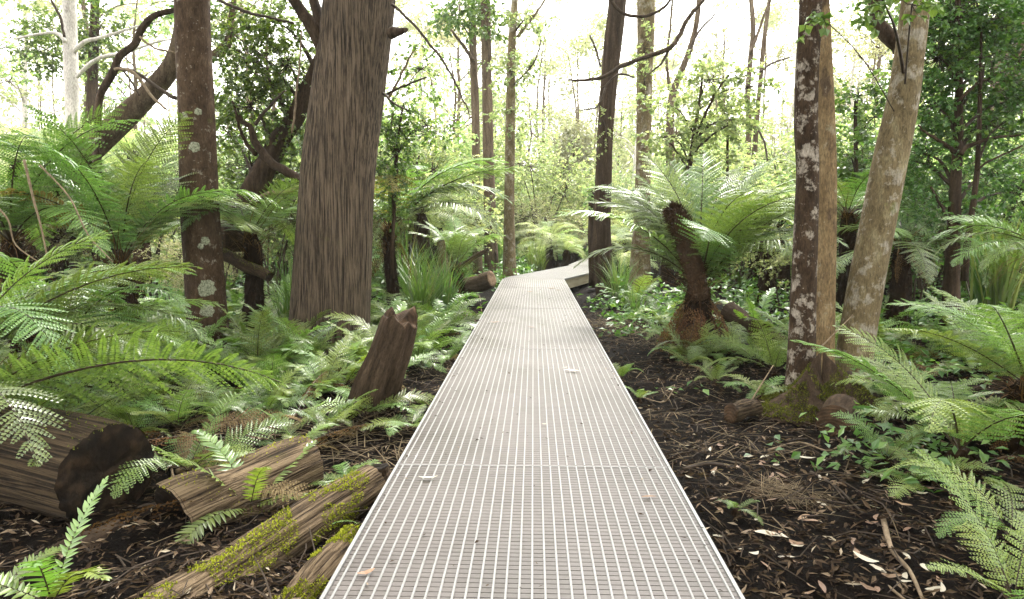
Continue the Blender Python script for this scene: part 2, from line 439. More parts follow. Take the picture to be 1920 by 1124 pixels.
# ------------------------------------------------------------------ boardwalk
m, t, out = newmat('grey_grating')
tc = nd(t, 'ShaderNodeTexCoord'); co = tc.outputs['Object']
n1 = noise_n(t, co, 1.1, 4, 0.6, (1.2, 0.8, 1)); n2 = noise_n(t, co, 60, 4, 0.7); n4 = noise_n(t, co, 7, 5, 0.7)
g = nd(t, 'ShaderNodeNewGeometry')
c = mix(t, n2, (0.086, 0.075, 0.07), (0.12, 0.106, 0.1))
c = mix(t, ramp(t, n1, [(0.43, 0.0), (0.64, 0.8)]), c, (0.05, 0.042, 0.036))
c = mix(t, ramp(t, n4, [(0.58, 0.0), (0.72, 0.6)]), c, (0.045, 0.036, 0.028))
mr = nd(t, 'ShaderNodeMapRange'); mr.inputs[3].default_value = 0.95; mr.inputs[4].default_value = 1.05
t.links.new(g.outputs['Random Per Island'], mr.inputs[0])
h = nd(t, 'ShaderNodeHueSaturation'); t.links.new(c, h.inputs['Color']); t.links.new(mr.outputs[0], h.inputs['Value'])
pr = nd(t, 'ShaderNodeBsdfPrincipled'); pr.inputs['Specular IOR Level'].default_value = 0.32
t.links.new(h.outputs[0], pr.inputs['Base Color'])
t.links.new(ramp(t, n1, [(0.4, 0.5), (0.7, 0.33)]), pr.inputs['Roughness'])
t.links.new(bump_n(t, n2, 0.001), pr.inputs['Normal'])
t.links.new(pr.outputs[0], out.inputs['Surface'])
M['slat'] = m
M['bar'] = plain_mat('white_grating_bar', [(0.3, (0.2, 0.198, 0.194)), (0.7, (0.25, 0.247, 0.243))], 20, 0.42, 0.0005, 0.5)
M['fascia'] = plain_mat('weathered_pale_timber', [(0.3, (0.22, 0.19, 0.12)), (0.7, (0.42, 0.38, 0.27))], 6, 0.75, 0.004, 0.3, (0.3, 0.3, 3))
M['post'] = plain_mat('grey_timber_post', [(0.3, (0.1, 0.085, 0.065)), (0.7, (0.22, 0.19, 0.15))], 9, 0.8, 0.004, 0.3, (2, 2, 0.3))

W2 = 0.627
bw = thing('boardwalk', 'pale grey grating boardwalk with white bars running into the forest and bending right', None, (0, 0, 0), kind='structure')

def panel_mesh(length, slat_pitch=0.0283, gap=0.0038):
    mb = MB(); y = 0.006
    box(mb, -W2 + 0.01, W2 - 0.01, 0.004, length - 0.004, -0.028, -0.0085)
    while y < length - 0.008:
        jit = random.uniform(-0.00015, 0.00015)
        box(mb, -W2 + 0.008, W2 - 0.008, y, min(y + slat_pitch - gap, length - 0.008), -0.026, -0.004 + jit)
        y += slat_pitch
    return mb.mesh('deck_panel', M['slat'])
def bar_mesh(length):
    mb = MB()
    h = 0.0037
    prof = [(-h, -0.02), (-h, -0.0015), (-h * 0.6, 0), (h * 0.6, 0), (h, -0.0015), (h, -0.02)]
    v = [(x, 0.004, z) for x, z in prof] + [(x, length - 0.004, z) for x, z in prof]
    q = [(i, i + 6, i + 7, i + 1) for i in range(5)]
    mb.add(v, q, [(0, 1, 2), (0, 2, 3), (0, 3, 4), (0, 4, 5), (6, 8, 7), (6, 9, 8), (6, 10, 9), (6, 11, 10)])
    return mb.mesh('grating_bar', M['bar'])
def seg_frame(x, y, ang, length, n_bars=31, z=DECK, roll=0.0):
    e = link('deck_panel', panel_mesh(length), bw, (x, y, z), (roll, 0, -ang))
    bm = bar_mesh(length)
    for i in range(n_bars):
        xx = -W2 + 0.0265 + i * (2 * W2 - 0.053) / (n_bars - 1)
        link('grating_bar', bm, e, (xx + random.uniform(-0.0006, 0.0006), 0, 0.0))
    tb = MB()
    for s in (-1, 1):
        box(tb, s * W2 - 0.006, s * W2 + 0.006, 0.002, length - 0.002, -0.035, 0.001)
    box(tb, -W2 + 0.008, W2 - 0.008, length - 0.0078, length - 0.001, -0.03, -0.0012)
    link('edge_trim', tb.mesh('edge_trim', M['bar']), e)
    bl = MB()
    for s in (-1, 1):                       # weld blobs where the outer bars end
        for k in (1, 2):
            for yy in (0.11, length - 0.14):
                xx = s * (W2 - 0.0265 - (k - 1) * (2 * W2 - 0.053) / (n_bars - 1))
                th = np.linspace(0, 2 * math.pi, 8, endpoint=False)
                v = [(xx + 0.007 * math.cos(a), yy + 0.016 * math.sin(a), 0.0005) for a in th] + [(xx + 0.004 * math.cos(a), yy + 0.009 * math.sin(a), 0.0028) for a in th]
                bl.add(v, [(i, (i + 1) % 8, 8 + (i + 1) % 8, 8 + i) for i in range(8)] + [(8, 9, 10, 11), (8, 11, 12, 15), (12, 13, 14, 15)])
    link('weld_bead', bl.mesh('weld_bead', M['bar']), e)
    fb = MB()
    for s in (-1, 1):
        box(fb, s * (W2 - 0.03) - 0.022, s * (W2 - 0.03) + 0.022, 0.0, length, -0.235, -0.038)
    link('bearer', fb.mesh('bearer', M['fascia']), e)
    pm = MB()
    for s in (-1, 1):
        box(pm, s * (W2 - 0.12) - 0.045, s * (W2 - 0.12) + 0.045, 0.5, 0.59, -DECK - 0.3, -0.04)
        if ang: box(pm, s * (W2 - 0.12) - 0.045, s * (W2 - 0.12) + 0.045, length - 0.8, length - 0.71, -DECK - 0.3, -0.04)
    link('post', pm.mesh('post', M['post']), e)
    return e
y = -2.94
for ln in (3.0, 3.0, 3.0, 3.0, 3.0, 2.0):
    seg_frame(0, y, 0, ln); y += ln
# wedge at the bend, then two turned spans
A1, A2 = R(20), R(11)
x1, y1 = W2 - W2 * math.cos(A1), 14.06 + W2 * math.sin(A1)
wm = MB()
wv = [(W2 - 0.01, 14.065, -0.004), (-W2, 14.065, -0.004), (W2 - 0.005 - 2 * W2 * math.cos(A1), 14.06 + 2 * W2 * math.sin(A1), -0.004)]
wm.add([(a, b, DECK + c) for a, b, c in wv] + [(a, b, DECK + c - 0.03) for a, b, c in wv], None, [(0, 2, 1), (3, 4, 5)])
wm.add([(a, b, DECK + c) for a, b, c in wv] + [(a, b, DECK + c - 0.03) for a, b, c in wv], [(1, 2, 5, 4)])
link('deck_wedge', wm.mesh('deck_wedge', M['slat']), bw)
seg_frame(x1, y1, A1, 4.8)
x2, y2 = x1 + 4.8 * math.sin(A1), y1 + 4.8 * math.cos(A1)
seg_frame(x2 - 0.09, y2 + 0.06, A2, 4.0)
seg_frame(x2 - 0.09 + 4.0 * math.sin(A2), y2 + 0.06 + 4.0 * math.cos(A2), A2, 4.0)

# ------------------------------------------------------------------ leaves and fronds
def leaves(mb, c, d, up, ln, wd):
    """folded diamond leaves: base c, along d, face up, lengths ln, half widths wd"""
    c = np.asarray(c); d = nrm(d); n = len(c)
    s = nrm(np.cross(d, up)); u = nrm(np.cross(s, d))
    ln = np.broadcast_to(ln, (n,))[:, None]; wd = np.broadcast_to(wd, (n,))[:, None]
    a = c; b = c + d * ln * 0.45 + s * wd + u * wd * 0.35
    e = c + d * ln - u * ln * 0.08; f = c + d * ln * 0.45 - s * wd + u * wd * 0.35
    V = np.stack([a, b, e, f], 1).reshape(-1, 3)
    i = np.arange(n)[:, None] * 4
    mb.add(V, None, np.concatenate([i + [[0, 1, 2]], i + [[0, 2, 3]]]))

def frond_mesh(name, mat, seed, npin=32, npl=12, width=0.2, droop=85, stipe=0.1, pdroop=0.25, lobes=True, tip=0.8, sway=0.1, ragged=0.03):
    """unit-length frond growing from the origin along +X and arching down; leaflets in the frond plane"""
    rg = np.random.default_rng(seed)
    K = 40
    tt = np.linspace(0, 1, K + 1)
    el = -R(droop) * tt ** 1.35
    az = R(20) * sway * 10 * (rg.random() - 0.5) * tt ** 1.5
    dv = np.stack([np.cos(el) * np.cos(az), np.cos(el) * np.sin(az), np.sin(el)], -1)
    pos = np.concatenate([[[0, 0, 0]], np.cumsum(dv[:-1] / K, axis=0)])
    sideB = np.stack([-np.sin(az), np.cos(az), 0 * az], -1)
    up = np.cross(dv, sideB)
    mb = MB(); ms = MB()
    rr = np.interp(tt, [0, 1], [0.0062, 0.0012])
    tube(ms, pos[::4], rr[::4], 4)
    def at(t):
        x = t * K; i = np.minimum(int(x), K - 1); f = x - i
        return pos[i] * (1 - f) + pos[i + 1] * f, dv[i], sideB[i], up[i]
    ts = stipe + (1 - stipe) * (np.arange(npin) + 0.5) / npin
    sp = (1 - stipe) / npin
    twist = rg.normal(0, 0.05)
    for k, t0 in enumerate(ts):
        s0 = (t0 - stipe) / (1 - stipe)
        prof = (s0 + 0.04) ** 0.5 * (1 - s0) ** tip
        prof /= 0.36 ** 0.5 * 0.64 ** tip
        for sgn in (-1, 1):
            if rg.random() < ragged: continue
            t1 = min(0.999, t0 + sgn * sp * 0.2 + rg.normal(0, sp * 0.1))
            p, T, B, U = at(t1)
            Lp = width * prof * rg.uniform(0.84, 1.06) * (0.55 if rg.random() < ragged else 1) + 0.006
            phi = R(14 + 34 * s0 + rg.normal(0, 3))
            D = sgn * B * math.cos(phi) + T * math.sin(phi)
            D = D + U * (twist * sgn + rg.normal(0, 0.09) + 0.1)
            D = D / np.linalg.norm(D)
            Nn = U - D * U.dot(D); Nn /= np.linalg.norm(Nn)
            S = np.cross(D, Nn)
            if lobes:
                n = max(4, int(npl * min(1.0, (Lp / width) * 0.75 + 0.25)))
                s = (np.arange(n) + 0.4) / n
                cen = p + np.outer(s * Lp, D) - np.outer(pdroop * Lp * s ** 2, Nn)
                hl = sp * 0.5 * (1 - s ** 2.2) ** 0.7 + 0.002
                hw = Lp / n * 0.56
                for sg in (-1, 1):
                    dd = S * sg * 0.9 + D * 0.42 - Nn * (0.18 + 0.3 * s[:, None])
                    leaves(mb, cen, dd, np.broadcast_to(Nn, dd.shape), hl, hw)
            else:
                s = np.array([0, 0.12, 0.4, 0.7, 1.0]); wdt = np.array([0.35, 1.0, 0.9, 0.6, 0.0]) * sp * 0.46
                cen = p + np.outer(s * Lp, D) - np.outer(pdroop * Lp * s ** 2, Nn)
                l = cen + np.outer(wdt, S) + np.outer(wdt * 0.25, Nn); r = cen - np.outer(wdt, S) + np.outer(wdt * 0.25, Nn)
                V = np.concatenate([cen, l, r])
                q = []
                for a in range(4):
                    q += [(a, a + 1, 5 + a + 1, 5 + a), (a, 10 + a, 10 + a + 1, a + 1)]
                mb.add(V, q)
    me = mb.mesh(name, mat)
    # rachis joins the same mesh, second material
    mb.add(np.concatenate(ms.v), np.concatenate(ms.q))
    nq0 = sum(len(a) for a in mb.q[:-1]); nq1 = len(mb.q[-1])
    bpy.data.meshes.remove(me)
    me = mb.mesh(name, [mat, M['stem']])
    mi = np.zeros(len(me.polygons), np.int32); mi[nq0:nq0 + nq1] = 1
    me.polygons.foreach_set('material_index', mi)
    return me

def recolor(me, mat):
    c = me.copy(); c.materials[0] = mat
    return c
FR = [frond_mesh('frond', M['frond'], 10 + i, 30, 15, w_, dr, 0.1, 0.22) for i, (w_, dr) in enumerate([(0.19, 70), (0.21, 95), (0.18, 110), (0.2, 50), (0.22, 82), (0.19, 125)])]
FR += [frond_mesh('frond', M['frond'], 90 + i, 27, 13, w_, dr, 0.12, 0.4, ragged=0.1) for i, (w_, dr) in enumerate([(0.2, 100), (0.17, 75)])]
M['frond_old'] = leaf_mat('old_fern_olive', [(0, (0.12, 0.12, 0.035)), (1, (0.22, 0.16, 0.06))], 0.3, 0.6, 0.3, 0.3)
FR += [recolor(FR[-2], M['frond_old'])]
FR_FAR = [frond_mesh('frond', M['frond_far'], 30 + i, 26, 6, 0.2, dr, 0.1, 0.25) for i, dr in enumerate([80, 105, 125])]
FG = [frond_mesh('frond', M['ground_fern'], 40 + i, 26, 7, w_, dr, 0.12, 0.15, tip=0.7) for i, (w_, dr) in enumerate([(0.17, 60), (0.19, 85), (0.16, 110), (0.2, 40)])]
FS = [frond_mesh('frond', M['ground_fern'], 50 + i, 24, 0, w_, dr, 0.1, 0.12, lobes=False, tip=0.6) for i, (w_, dr) in enumerate([(0.13, 55), (0.14, 80), (0.12, 30)])]
FD = [frond_mesh('dead_frond', M['dead_frond'], 60 + i, 17, 4, 0.1, dr, 0.12, 0.9, sway=0.25) for i, dr in enumerate([45, 20])]
FY = [recolor(FG[1], M['dry_frond']), recolor(FG[0], M['dry_frond'])]

def put_frond(me, parent, az, el, L, roll=0.0, off=(0, 0, 0), name='frond'):
    ky = 0.85 + 0.3 * ((az * 7.13 + el * 3.7) % 1.0)
    return link(name, me, parent, off, (R(roll), -R(el), R(az)), (L, L * ky, L))

def tuft_blades(mb, c, n, L, spread, wd, rg, lean=0.5, flat=0.0):
    """strap leaves from one root: arched strips"""
    for _ in range(n):
        a = rg.uniform(0, 2 * math.pi); l = L * rg.uniform(0.55, 1.1)
        e = rg.uniform(0.15, 1.0) * lean
        s = np.linspace(0, 1, 5)
        ang = math.pi / 2 * (1 - flat) - e * 0.5 - e * 1.6 * s ** 1.5
        st = np.stack([np.cos(ang) * math.cos(a), np.cos(ang) * math.sin(a), np.sin(ang)], -1) * l / 4
        p = np.concatenate([[[0, 0, 0]], np.cumsum(st[:-1], axis=0)]) + c + np.array([rg.normal(0, spread), rg.normal(0, spread), 0])
        sd = np.array([-math.sin(a), math.cos(a), 0]); ww = np.array([0.8, 1, 0.85, 0.55, 0.05])[:, None] * wd
        V = np.concatenate([p - sd * ww, p + sd * ww])
        mb.add(V, [(i, 5 + i, 6 + i, 1 + i) for i in range(4)])

def fur(mb, pts, nrmls, L, wd, rg, down=0.0):
    """short stiff fibres on a surface"""
    d = nrm(nrmls + rg.normal(0, 0.5, nrmls.shape) + np.array([0, 0, -down]))
    leaves(mb, pts, d, rg.normal(0, 1, d.shape), L * rg.uniform(0.4, 1.2, len(pts)), wd)

fern_rg = np.random.default_rng(99)
def tree_fern(px, py, d, L, n, label, el=(25, 70), azs=None, kind='near', only=None, skirt=0, trunk_r=0.11, dead=5, group=None, extra=None, at=None, roll=12, name='tree_fern', cat='tree fern'):
    rg = fern_rg
    top = np.array(at if at is not None else P(px, py, d))
    g = gz(top[0], top[1])
    base = np.array([top[0], top[1], g])
    f = thing(name, label, cat, base, group)
    h = max(0.08, top[2] - g)
    mb = MB()
    k = 10
    zz = np.linspace(-0.05, h, k)
    pts = np.stack([0.03 * np.sin(zz * 3 + px), 0.03 * np.cos(zz * 2.2 + px), zz], -1)
    pts -= np.array([pts[-1][0], pts[-1][1], 0])
    rad = trunk_r * np.interp(zz / h, [0, 0.5, 0.9, 1], [1.25, 0.95, 0.9, 0.6])
    tube(mb, pts, rad, 12, lambda u, s: 1 + 0.12 * np.sin(5 * u + s * 20))
    nf = int(500 * min(1.0, h + 0.25)) if kind == 'near' else 80
    zi = rg.random(nf) * h; th = rg.random(nf) * 2 * math.pi
    rr = np.interp(zi, zz, rad)
    nn = np.stack([np.cos(th), np.sin(th), 0 * th], -1)
    cp = np.stack([np.interp(zi, zz, pts[:, 0]), np.interp(zi, zz, pts[:, 1]), zi], -1) + nn * rr[:, None] * 0.95
    fur(mb, cp, nn, 0.07, 0.006, rg, 0.8)
    mb.build('trunk', M['fibre'], f, origin=(0, 0, 0))
    if kind == 'near' and h > 0.3:
        st = MB()
        for _ in range(90):
            tuft_blades(st, np.array([0, 0, h - 0.05 - 0.25 * h * rg.random() ** 2]), 1, min(1.0, h * 1.2) , trunk_r * 0.35, 0.004, rg, 1.1, 0.5)
        k_ = st.build('dead_stalks', M['dead_frond'], f, origin=(0, 0, 0)); k_['kind'] = 'stuff'
    meshes = (FR if only is None else [FR[k] for k in only]) if kind == 'near' else FR_FAR
    for i in range(n):
        a = azs[i] if azs is not None else 360 * (i + rg.uniform(-0.3, 0.3)) / n
        e = rg.uniform(*el)
        put_frond(meshes[int(rg.integers(len(meshes) - (1 if kind == 'near' and rg.random() < 0.7 else 0)))], f, a, e, L * rg.uniform(0.82, 1.08), rg.normal(0, roll), (0, 0, h - 0.02))
    for i in range(dead):
        put_frond(FD[i % 2], f, rg.uniform(0, 360), rg.uniform(-86, -45), L * rg.uniform(0.3, 0.55), rg.normal(0, 30), (0, 0, h - 0.06), 'dead_frond')
    for i in range(skirt):
        put_frond(FD[i % 2], f, 360 * i / skirt + rg.uniform(-8, 8), rg.uniform(-62, -40), rg.uniform(0.7, 0.95), rg.normal(0, 35), (0, 0, h - 0.04), 'dead_frond')
    for e in (extra or []):
        put_frond(meshes[e[3] % len(meshes)], f, e[0], e[1], e[2], e[4] if len(e) > 4 else 0, (0, 0, h - 0.02))
    return f

def ground_fern(px, py, d, L, n, label, simple=False, el=(25, 75), azs=None, group=None, at=None, dry=0, roll=15):
    rg = fern_rg
    p = np.array(at if at is not None else P(px, py, d))
    g = gz(p[0], p[1])
    z = g
    f = thing('ground_fern', label, 'fern', (p[0], p[1], z), group)
    mb = MB()
    tube(mb, [(0, 0, -0.06 - (z - g)), (0, 0, -0.01), (0, 0, 0.03)], [0.035, 0.03, 0.012], 7)
    mb.build('rootstock', M['fibre'], f, origin=(0, 0, 0))
    ms = FS if simple else FG
    for i in range(n):
        a = azs[i] if azs is not None else 360 * (i + rg.uniform(-0.35, 0.35)) / n
        put_frond(ms[int(rg.integers(len(ms)))], f, a, rg.uniform(*el), L * rg.uniform(0.7, 1.1), rg.normal(0, roll), (0, 0, 0.02))
    for i in range(dry):
        put_frond(FY[i % 2], f, rg.uniform(0, 360), rg.uniform(-5, 30), L * rg.uniform(0.6, 0.9), rg.normal(0, 20), (0, 0, 0.01), 'dry_frond')
    return f

# ------------------------------------------------------------------ trees
def trunk_from_px(pts, d, k=8, lean_d=0.0):
    """pts: (px, py, width px) from the base up, all at distance d (+lean_d with height) -> points and radii"""
    out = []
    n = len(pts)
    for i, (x, y, wpx) in enumerate(pts):
        dd = d + lean_d * i / max(1, n - 1)
        p = P(x, y, dd)
        out.append([*p, wpx / F * dd * 0.5])
    s = spline(out, k)
    return s[:, :3], np.maximum(s[:, 3], 0.003)

def ridge(amp, freq, seed, vs=0.6):
    """bark ridges running up the trunk, wandering slowly"""
    def f(u, s):
        r = np.zeros_like(u)
        for i, a in enumerate(u):
            x = math.cos(a) * freq; yv = math.sin(a) * freq
            r[i] = mnoise.noise(Vector((x, yv, s * vs + seed))) + 0.6 * mnoise.noise(Vector((x * 2.3, yv * 2.3, s * vs * 2 + seed + 7)))
        return 1 + amp * r + 0.03 * np.sin(2 * u + seed)
    return f
def knobbly(amp, seed):
    def f(u, s):
        return np.array([1 + amp * mnoise.noise(Vector((math.cos(a) * 1.2, math.sin(a) * 1.2, s * 4 + seed))) for a in u])
    return f

def spray(lv, tw, start, d, length, nl, lsize, rg, droop=0.4, aspect=0.42, tw_r=0.003):
    """one leafy twig"""
    n = 5
    dd = nrm(d); p = [np.array(start)]
    for i in range(n):
        dd = nrm(dd + rg.normal(0, 0.16, 3) + np.array([0, 0, -droop * 0.12]))
        p.append(p[-1] + dd * length / n)
    p = np.array(p)
    if tw is not None:
        tube(tw, p, np.linspace(tw_r, tw_r * 0.4, n + 1), 3, cap=False)
    s = np.sort(rg.uniform(0.12, 1.0, nl)) * n
    i = np.minimum(s.astype(int), n - 1); f = (s - i)[:, None]
    c = p[i] * (1 - f) + p[i + 1] * f
    tdir = nrm(p[i + 1] - p[i])
    side = nrm(np.cross(tdir, rg.normal(0, 1, (nl, 3)) * [0.5, 0.5, 0.3] + [0, 0, 1])) * np.where(np.arange(nl) % 2, 1, -1)[:, None]
    ld = nrm(side * 0.9 + tdir * 0.6 + rg.normal(0, 0.3, (nl, 3)) + [0, 0, -droop * 0.5])
    up = nrm(np.array([0, 0, 1.0]) + rg.normal(0, 0.45, (nl, 3)))
    l = lsize * rg.uniform(0.65, 1.25, nl)
    leaves(lv, c, ld, up, l, l * aspect)

DENSE = 1.9
def crown_blob(lv, tw, c, r, n, lsize, rg, nl=12, slen=0.35, hub=None, droop=0.4, aspect=0.42, tw_r=0.003, shell=0.35):
    c = np.asarray(c, dtype=float); r = np.asarray(r if hasattr(r, '__len__') else (r, r, r), dtype=float)
    hub = c if hub is None else np.asarray(hub)
    for i in range(int(n * DENSE)):
        v = nrm(rg.normal(0, 1, 3)); rad = rg.uniform(shell, 1.0) ** 0.7
        s = c + v * r * rad
        o = nrm(s - hub + rg.normal(0, 0.2, 3) * r)
        if tw is not None and i % 3 == 0:
            mid = (hub + s) / 2 + rg.normal(0, 0.08, 3) * r
            tube(tw, spline([hub, mid, s], 3), np.linspace(tw_r * 2.2, tw_r, 7), 3, cap=False)
        spray(lv, tw, s, o * 0.8 + rg.normal(0, 0.45, 3), slen * rg.uniform(0.6, 1.2), nl, lsize, rg, droop, aspect, tw_r)

def make_tree(name, label, trunk, bark, d, seg=20, branches=(), blobs=(), leaf='leaf', lsize=0.05, amp=0.05, freq=3.0, kind='ridge', group=None,
              k=8, lean_d=0.0, up=None, up_r=0.6, nl=12, slen=0.35, aspect=0.42, seed=1, cat='tree', twmat='twig', flare=0.0, droop=0.4, tw_r=0.003, foot=0.35):
    """trunk: px polyline base->up.  up: extra world height above the last point.  branches: list of (px polyline, distance or (d0, d1)).
    blobs: (px, py, distance, radius m or 3-tuple, sprays)"""
    rg = np.random.default_rng(seed)
    tr = list(trunk)
    p, r = trunk_from_px(tr, d, k, lean_d)
    if up:
        e = p[-1] - p[-4]; e = e / np.linalg.norm(e)
        n = int(up * 3)
        for i in range(1, n + 1):
            e = nrm(e + rg.normal(0, 0.02, 3) + np.array([0, 0, 0.03]))
            p = np.vstack([p, p[-1] + e * up / n]); r = np.append(r, r[-1] * (1 - (1 - up_r) / n))
    if foot:
        p = np.vstack([p[0] - np.array([0, 0, foot]), p]); r = np.insert(r, 0, r[0] * (1.08 + flare))
    g = gz(p[0][0], p[0][1])
    o = thing(name, label, cat, (p[0][0], p[0][1], g), group)
    org = o.location
    mb = MB()
    if kind == 'ridge': bf = ridge(amp, freq, seed * 3.7)
    elif kind == 'knob': bf = knobbly(amp, seed * 3.7)
    else: bf = None
    if seg >= 60:
        s = spline(np.hstack([p, r[:, None]]), 3); p2, r2 = s[:, :3], s[:, 3]
    else: p2, r2 = p, r
    tube(mb, p2, r2, seg, bf)
    mb.build('trunk', M[bark], o, smooth=True)
    for b in branches:
        dd = b[1]
        d0, d1 = dd if hasattr(dd, '__len__') else (dd, dd)
        pts = [[*P(x, y, d0 + (d1 - d0) * i / max(1, len(b[0]) - 1)), wpx / F * d0 * 0.5] for i, (x, y, wpx) in enumerate(b[0])]
        s = spline(pts, 5)
        bb = MB(); tube(bb, s[:, :3] + rg.normal(0, 0.004, (len(s), 3)), np.maximum(s[:, 3], 0.002), 8, knobbly(0.12, seed + len(b[0])))
        bb.build('branch', M[b[2] if len(b) > 2 else bark], o, smooth=True)
    if blobs:
        lv, tw = MB(), MB()
        for b in blobs:
            c = P(b[0], b[1], b[2]) if b[0] is not None else np.asarray(b[1])  # None: overhead canopy out of view, added for its shade
            # limb from the nearest trunk point
            i = int(np.argmin(np.linalg.norm(p - (c - [0, 0, 0.4]), axis=1)))
            mid = (p[i] + c) / 2 + np.array([0, 0, 0.1])
            if np.linalg.norm(p[i] - c) > 0.15:
                tube(tw, spline([p[i], mid, c], 4), np.linspace(min(r[i] * 0.5, 0.03 + tw_r, 0.09 * max(np.atleast_1d(b[3]))), min(tw_r * 2, 0.05 * max(np.atleast_1d(b[3]))), 9), 5, cap=False)
            crown_blob(lv, tw, c, b[3], b[4], b[5] if len(b) > 5 else lsize, rg, nl, b[6] if len(b) > 6 else slen, None, droop, aspect, tw_r)
        tw.build('twigs', M[twmat], o, smooth=True)['kind'] = 'stuff'
        c = lv.build('crown', M[leaf], o); c['kind'] = 'stuff'
    return o, p, r

# ------------------------------------------------------------------ the trees one can tell apart
make_tree('mottled_tree', 'slender brown tree with pale lichen patches standing left of the massive furrowed trunk', [(394, 680, 78), (384, 520, 72), (374, 380, 69), (368, 200, 65), (362, 60, 62), (358, -120, 60), (352, -380, 56), (350, -800, 50)], 'bark_brown', 7.4,
          seg=48, amp=0.035, freq=1.2, seed=3, kind='ridge', flare=0.2, up=1.5,
          blobs=[(240, -420, 7.8, 0.9, 26), (430, -520, 7.2, 0.9, 26), (None, (-5, 5.5, 8.5), 0, (2, 2, 1.0), 57, 0.15, 0.5), (None, (-4.2, 3, 8.8), 0, (2, 1.8, 1.0), 57, 0.15, 0.5), (None, (-6.5, 7.5, 8.2), 0, (2, 2, 1.0), 95, 0.15, 0.5), (None, (-7, 10, 9), 0, (2.2, 2.2, 1.0), 110, 0.15, 0.5), (None, (-4.6, 10.5, 9.8), 0, (2.2, 2.2, 1.0), 110, 0.15, 0.5), (None, (-9.2, 8.5, 8.8), 0, (2.2, 2.2, 1.0), 110, 0.15, 0.5), (None, (-3, 7, 9.6), 0, (2, 2, 1.0), 114, 0.15, 0.5), (None, (-8.5, 5.5, 8.5), 0, (2.2, 2.2, 1.0), 57, 0.15, 0.5), (None, (-6, 1, 9.2), 0, (2.2, 2.2, 1.0), 57, 0.15, 0.5), (None, (-6.5, 3.5, 9), 0, (2, 2, 1.0), 47, 0.15, 0.5)], lsize=0.055, slen=0.4)  # None blobs: unseen crown spread added to shade the left undergrowth
big, bp, br_ = make_tree('stringybark_tree', 'massive grey brown tree with deeply furrowed stringy bark beside the boardwalk', [(612, 690, 172), (618, 610, 150), (626, 480, 141), (635, 320, 134), (652, 180, 130), (668, 60, 127), (680, -60, 125), (700, -300, 120), (730, -800, 110)], 'bark_string', 7.6,
          seg=190, amp=0.028, freq=15.0, seed=5, kind='ridge', flare=0.15, up=3,
          branches=[([(612, 100, 30), (585, 50, 24), (560, 15, 20), (530, -30, 18)], (7.5, 7.2), 'bark_dark'),
                    ([(606, 80, 22), (600, 40, 20), (582, -20, 18)], (7.5, 7.7), 'bark_dark'),
                    ([(733, 62, 22), (748, 60, 14), (762, 56, 7)], (7.4, 7.2), 'bark_dark'),
                    ([(735, 10, 6), (770, 40, 5), (800, 75, 5), (840, 130, 4), (870, 190, 3), (880, 215, 2)], (7.5, 7.2), 'twig'),
                    ([(718, 175, 5), (740, 195, 4), (768, 208, 2)], (7.5, 7.2), 'twig')],
          blobs=[(560, -260, 6.9, 0.9, 30), (820, -330, 7.6, 0.9, 26), (None, (-2, 5.2, 10), 0, (2.2, 2, 1.0), 133, 0.15, 0.5), (None, (-1.2, 2.6, 9.6), 0, (2, 2, 1.0), 114, 0.15, 0.5), (None, (-2.5, 0.2, 10), 0, (2.2, 2, 1.0), 114, 0.15, 0.5), (None, (0.4, 4.6, 11), 0, (2, 2, 1.0), 95, 0.15, 0.5), (None, (-3.5, 8.5, 10.5), 0, (2.2, 2, 1.0), 95, 0.15, 0.5), (None, (-0.5, 7, 11.5), 0, (2, 2, 1.0), 114, 0.15, 0.5), (None, (0.8, 2.5, 11), 0, (2, 2, 1.0), 95, 0.15, 0.5), (None, (-4, 5, 11.5), 0, (2.4, 2.4, 1.0), 114, 0.15, 0.5), (None, (-0.2, 0.5, 10.5), 0, (2, 2, 1.0), 76, 0.15, 0.5)], lsize=0.06)  # None blobs: crown over the boardwalk, unseen, added to shade the near deck
make_tree('white_gum', 'white barked gum with dark specks and thin grey limbs beyond the left tree ferns', [(136, 330, 27), (136, 215, 25), (133, 120, 25), (130, 0, 24), (128, -200, 22)], 'bark_white', 13.0, seg=20, amp=0.03, seed=6,
          branches=[([(122, 78, 8), (112, 66, 7), (90, 62, 5), (30, 73, 4)], 12.8), ([(121, 70, 5), (112, 30, 5), (92, -6, 4)], 12.6, 'twig'),
                    ([(140, 95, 9), (160, 78, 7), (210, 65, 6), (250, 52, 4), (300, 40, 3)], (12.9, 12.4)),
                    ([(145, 145, 7), (180, 112, 7), (230, 100, 6), (300, 78, 4), (330, 72, 3)], (12.8, 12.3))],
          blobs=[(60, -160, 13, 1.2, 24), (200, -190, 13, 1.2, 24)], lsize=0.07, slen=0.5)
make_tree('dark_crowned_tree', 'tree with dark clumped foliage behind the white gum', [(168, 330, 22), (172, 200, 19), (176, 90, 17), (178, 0, 15), (180, -120, 13)], 'bark_dark', 19.0, seg=14, amp=0.06, seed=61,
          blobs=[(190, 50, 18.8, (0.6, 0.5, 0.6), 40), (80, 100, 18.8, (0.6, 0.5, 0.5), 40), (120, 60, 18.8, (0.5, 0.5, 0.5), 26), (180, 110, 18.8, (0.5, 0.5, 0.4), 26), (60, 40, 19.2, (0.5, 0.5, 0.4), 18)], leaf='leaf_dark', lsize=0.1, slen=0.45)
